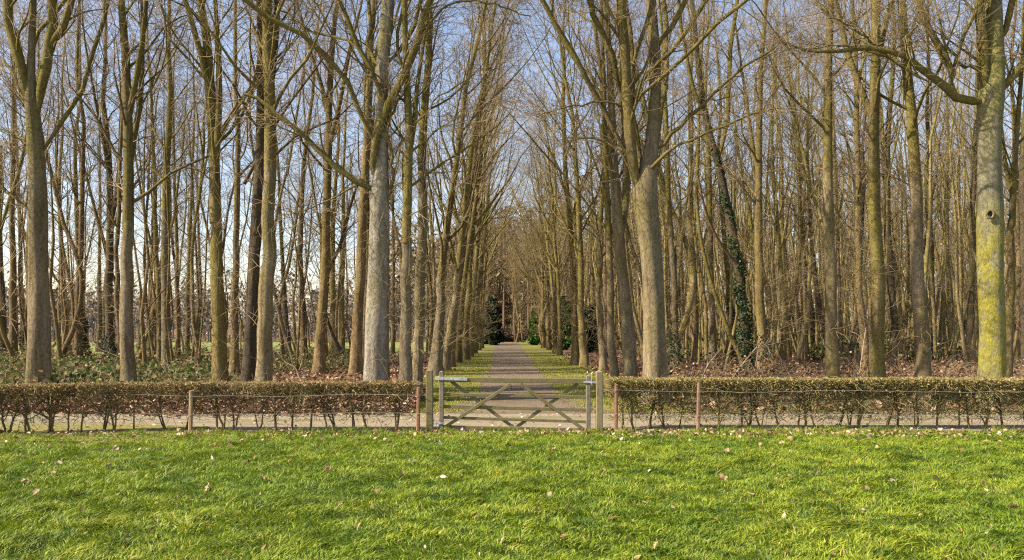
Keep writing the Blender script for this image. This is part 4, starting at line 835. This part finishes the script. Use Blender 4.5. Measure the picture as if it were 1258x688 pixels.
# ------------------------------------------------------------ box / bar helpers for joinery
def bar(A, a, b, w_, d_, bev=.006, mi=0, top=None):
    """beam from a to b: w_ in the vertical/perpendicular direction, d_ in depth (world Y); chamfered octagonal section"""
    a = np.array(a, float); b = np.array(b, float); T_ = unit(b - a); Yd = np.array([0, 1., 0]); Up = unit(np.cross(T_, Yd))
    c = bev; hw, hd = w_ / 2, d_ / 2
    prof = [(-hw + c, -hd), (hw - c, -hd), (hw, -hd + c), (hw, hd - c), (hw - c, hd), (-hw + c, hd), (-hw, hd - c), (-hw, -hd + c)]
    K = 5; V = []
    for t in np.linspace(0, 1, K):
        p = a + (b - a) * t; j = np.random.default_rng(int(abs(p.sum()) * 1e4) % 100000).normal(size=2) * .0022
        for u, v in prof: V.append(p + Up * (u + j[0]) + Yd * (v + j[1]))
    Q = [(i * 8 + k, i * 8 + (k + 1) % 8, (i + 1) * 8 + (k + 1) % 8, (i + 1) * 8 + k) for i in range(K - 1) for k in range(8)]
    n0 = A.n; A.add(np.array(V), np.array(Q), mi)
    if top:   # pyramid cap at b
        apex = b + T_ * top; base = (K - 1) * 8; A.V.append(np.array([apex])); A.F.append(np.array([(n0 + base + k, n0 + base + (k + 1) % 8, A.n) for k in range(8)])); A.mi.append(mi); A.n += 1
        ends = (0,)
    else: ends = (0, K - 1)
    for e in ends:
        A.F.append(np.array([[n0 + e * 8 + k for k in (range(8) if e == 0 else reversed(range(8)))]])); A.mi.append(mi)
    return A
GY = 16.95
def gz(py, Y=GY): return wz(py, Y)
def gx(px, Y=GY): return wx(px, Y)
def joinery(name, parent, o, a, b, w_, d_, m, top=None, bev=.006, **kw):
    A = Acc(); bar(A, np.array(a) - o, np.array(b) - o, w_, d_, bev, top=top); return link(name, A.mesh(name, [M[m]], smooth=False), parent, **kw)
# gate posts
for px, wpx, ty, m, lab in ((527.8, 8.6, 455.5, 'oakrail', 'thick mossy green gate post carrying the hinges'), (736.3, 8.2, 457, 'oakpost', 'thick pale tan gate post holding the latch')):
    o = np.array([gx(px), GY, 0.]); rt_ = thing('gate_post', lab, 'post', o, 0, 'gate posts')
    joinery('post', rt_, o, (o[0], GY, -.1), (o[0], GY, gz(ty)), wpx * GY / F, .15, m, top=.05, bev=.012)
# gate
Yg = GY - .01; o = np.array([gx(542), Yg, 0.]); gt = thing('field_gate', 'weathered five barred wooden field gate with crossed braces', 'gate', o)
s = GY / F
joinery('stile', gt, o, (gx(542.3), Yg, gz(529)), (gx(542.3), Yg, gz(457)), 5.6 * s, .085, 'oakgrey', top=.03, bev=.01)
joinery('stile', gt, o, (gx(722.6), Yg, gz(529)), (gx(722.6), Yg, gz(462)), 5.6 * s, .085, 'oakgrey', top=.03, bev=.01)
x0, x1 = gx(545.2), gx(719.7)
joinery('top_rail', gt, o, (x0, Yg, gz(466.2)), (x1, Yg, gz(468.2)), 6.0 * s, .075, 'oakrail', bev=.008)
for ya, yb, wpx in ((484.8, 488, 4.0), (499.5, 503.5, 4.2), (512.8, 518, 3.6), (524, 528, 3.6)):
    joinery('rail', gt, o, (x0, Yg + .012, gz(ya)), (x1, Yg + .012, gz(yb)), wpx * s, .026, 'oakrail')
for (a, b, yoff) in (((547, 524), (628, 471.5), -.022), ((639.5, 471.5), (716, 527), -.022), ((554, 468.8), (631, 525.5), .046), ((633.5, 525.5), (710, 471.5), .046)):
    joinery('brace', gt, o, (gx(a[0]), Yg + yoff, gz(a[1])), (gx(b[0]), Yg + yoff, gz(b[1])), 4.0 * s, .03, 'oakrail')
A = Acc(); bar(A, np.array((gx(534.6), Yg - .05, gz(464.6))) - o, np.array((gx(574), Yg - .05, gz(465.4))) - o, 3.6 * s, .012, .001)
for px in (545, 556, 568): 
    A.tube(np.array([[(gx(px) - o[0], -.062, gz(465)), (gx(px) - o[0], -.05, gz(465))]]), np.array([[.012, .012]]), 6)
link('hinge_strap', A.mesh('hinge_strap', [M['zinc']], smooth=False), gt)
A = Acc(); bar(A, np.array((gx(532.5), Yg - .05, gz(520))) - o, np.array((gx(546), Yg - .05, gz(519.5))) - o, 2.2 * s, .012, .001)
A.tube(np.array([[(gx(536) - o[0], -.05, gz(524)), (gx(536) - o[0], -.05, gz(516))]]), np.array([[.012, .012]]), 6)
link('lower_hinge', A.mesh('lower_hinge', [M['zinc']], smooth=False), gt)
A = Acc(); bar(A, np.array((gx(716.5), Yg - .052, gz(469))) - o, np.array((gx(731.5), Yg - .052, gz(469.2))) - o, 2.0 * s, .012, .001)
A.tube(np.array([[(gx(726) - o[0], -.06, gz(471.5)), (gx(726) - o[0], -.06, gz(459)), (gx(727.5) - o[0], -.06, gz(457.5))]]), np.full((1, 3), .007), 6)
link('latch', A.mesh('latch', [M['zinc']], smooth=False), gt)
# wire fences along the hedges
def fence(label, posts, x0, x1, zs, Y):
    o = np.array([(x0 + x1) / 2, Y, 0.]); rt_ = thing('wire_fence', label, 'fence', o, 0, 'wire fences along the hedges')
    for px, ty, m, lab in posts:
        x = gx(px, Y); joinery('post', rt_, o, (x, Y, -.08), (x + .012, Y, gz(ty, Y)), 4.4 * s, .075, m, top=.008, bev=.02, label=lab)
    for z in zs:
        xs = np.linspace(x0, x1, 24); zz = z - .04 * np.abs(np.sin(np.linspace(0, 7, 24))) + .008 * rng.standard_normal(24); P = np.stack([xs - o[0], np.full(24, -.05), zz], 1)[None]
        link('wire', Acc().tube(P, np.full((1, 24), .0034), 5).mesh('wire', [M['wire']]), rt_)
fence('thin wire fence with tan posts in front of the brown leaved hedge', [(234, 480, 'stake_pale', 'tan round post'), (513.5, 476, 'stake', 'red brown post beside the gate post'), (-120, 480, 'stake_pale', 'tan round post')], -13.5, gx(524), (.80, .42), 16.72)
fence('thin wire fence with red brown stakes in front of the yellowish hedge', [(756.5, 472.5, 'stake', 'red brown stake near the gate'), (857.8, 470.5, 'stake', 'dark red stake'), (1330, 471, 'stake', 'dark red stake')], gx(740), 13.0, (.86, .36), 16.95)
# far field fence line
o = thing('field_fence', 'low dark fence along the far edge of the green field', 'fence', (-60, 104, 0)); 
xs = np.linspace(-70, 55, 90)
for i in range(26):
    x = -68 + i * 4.9; A = Acc(); bar(A, (x, 0, -.05), (x, 0, 1.05), .12, .12, .01, top=.02); link('post', A.mesh('post', [M['dark']], smooth=False), o)
for z in (.55, .95):
    link('rail', Acc().tube(np.stack([xs, 0 * xs, np.full(90, z)], 1)[None], np.full((1, 90), .03), 4).mesh('rail', [M['dark']]), o)
print('TRIS', sum(len(m.loops) - 2 * len(m.polygons) for m in bpy.data.meshes), 'trees', len(TREES))
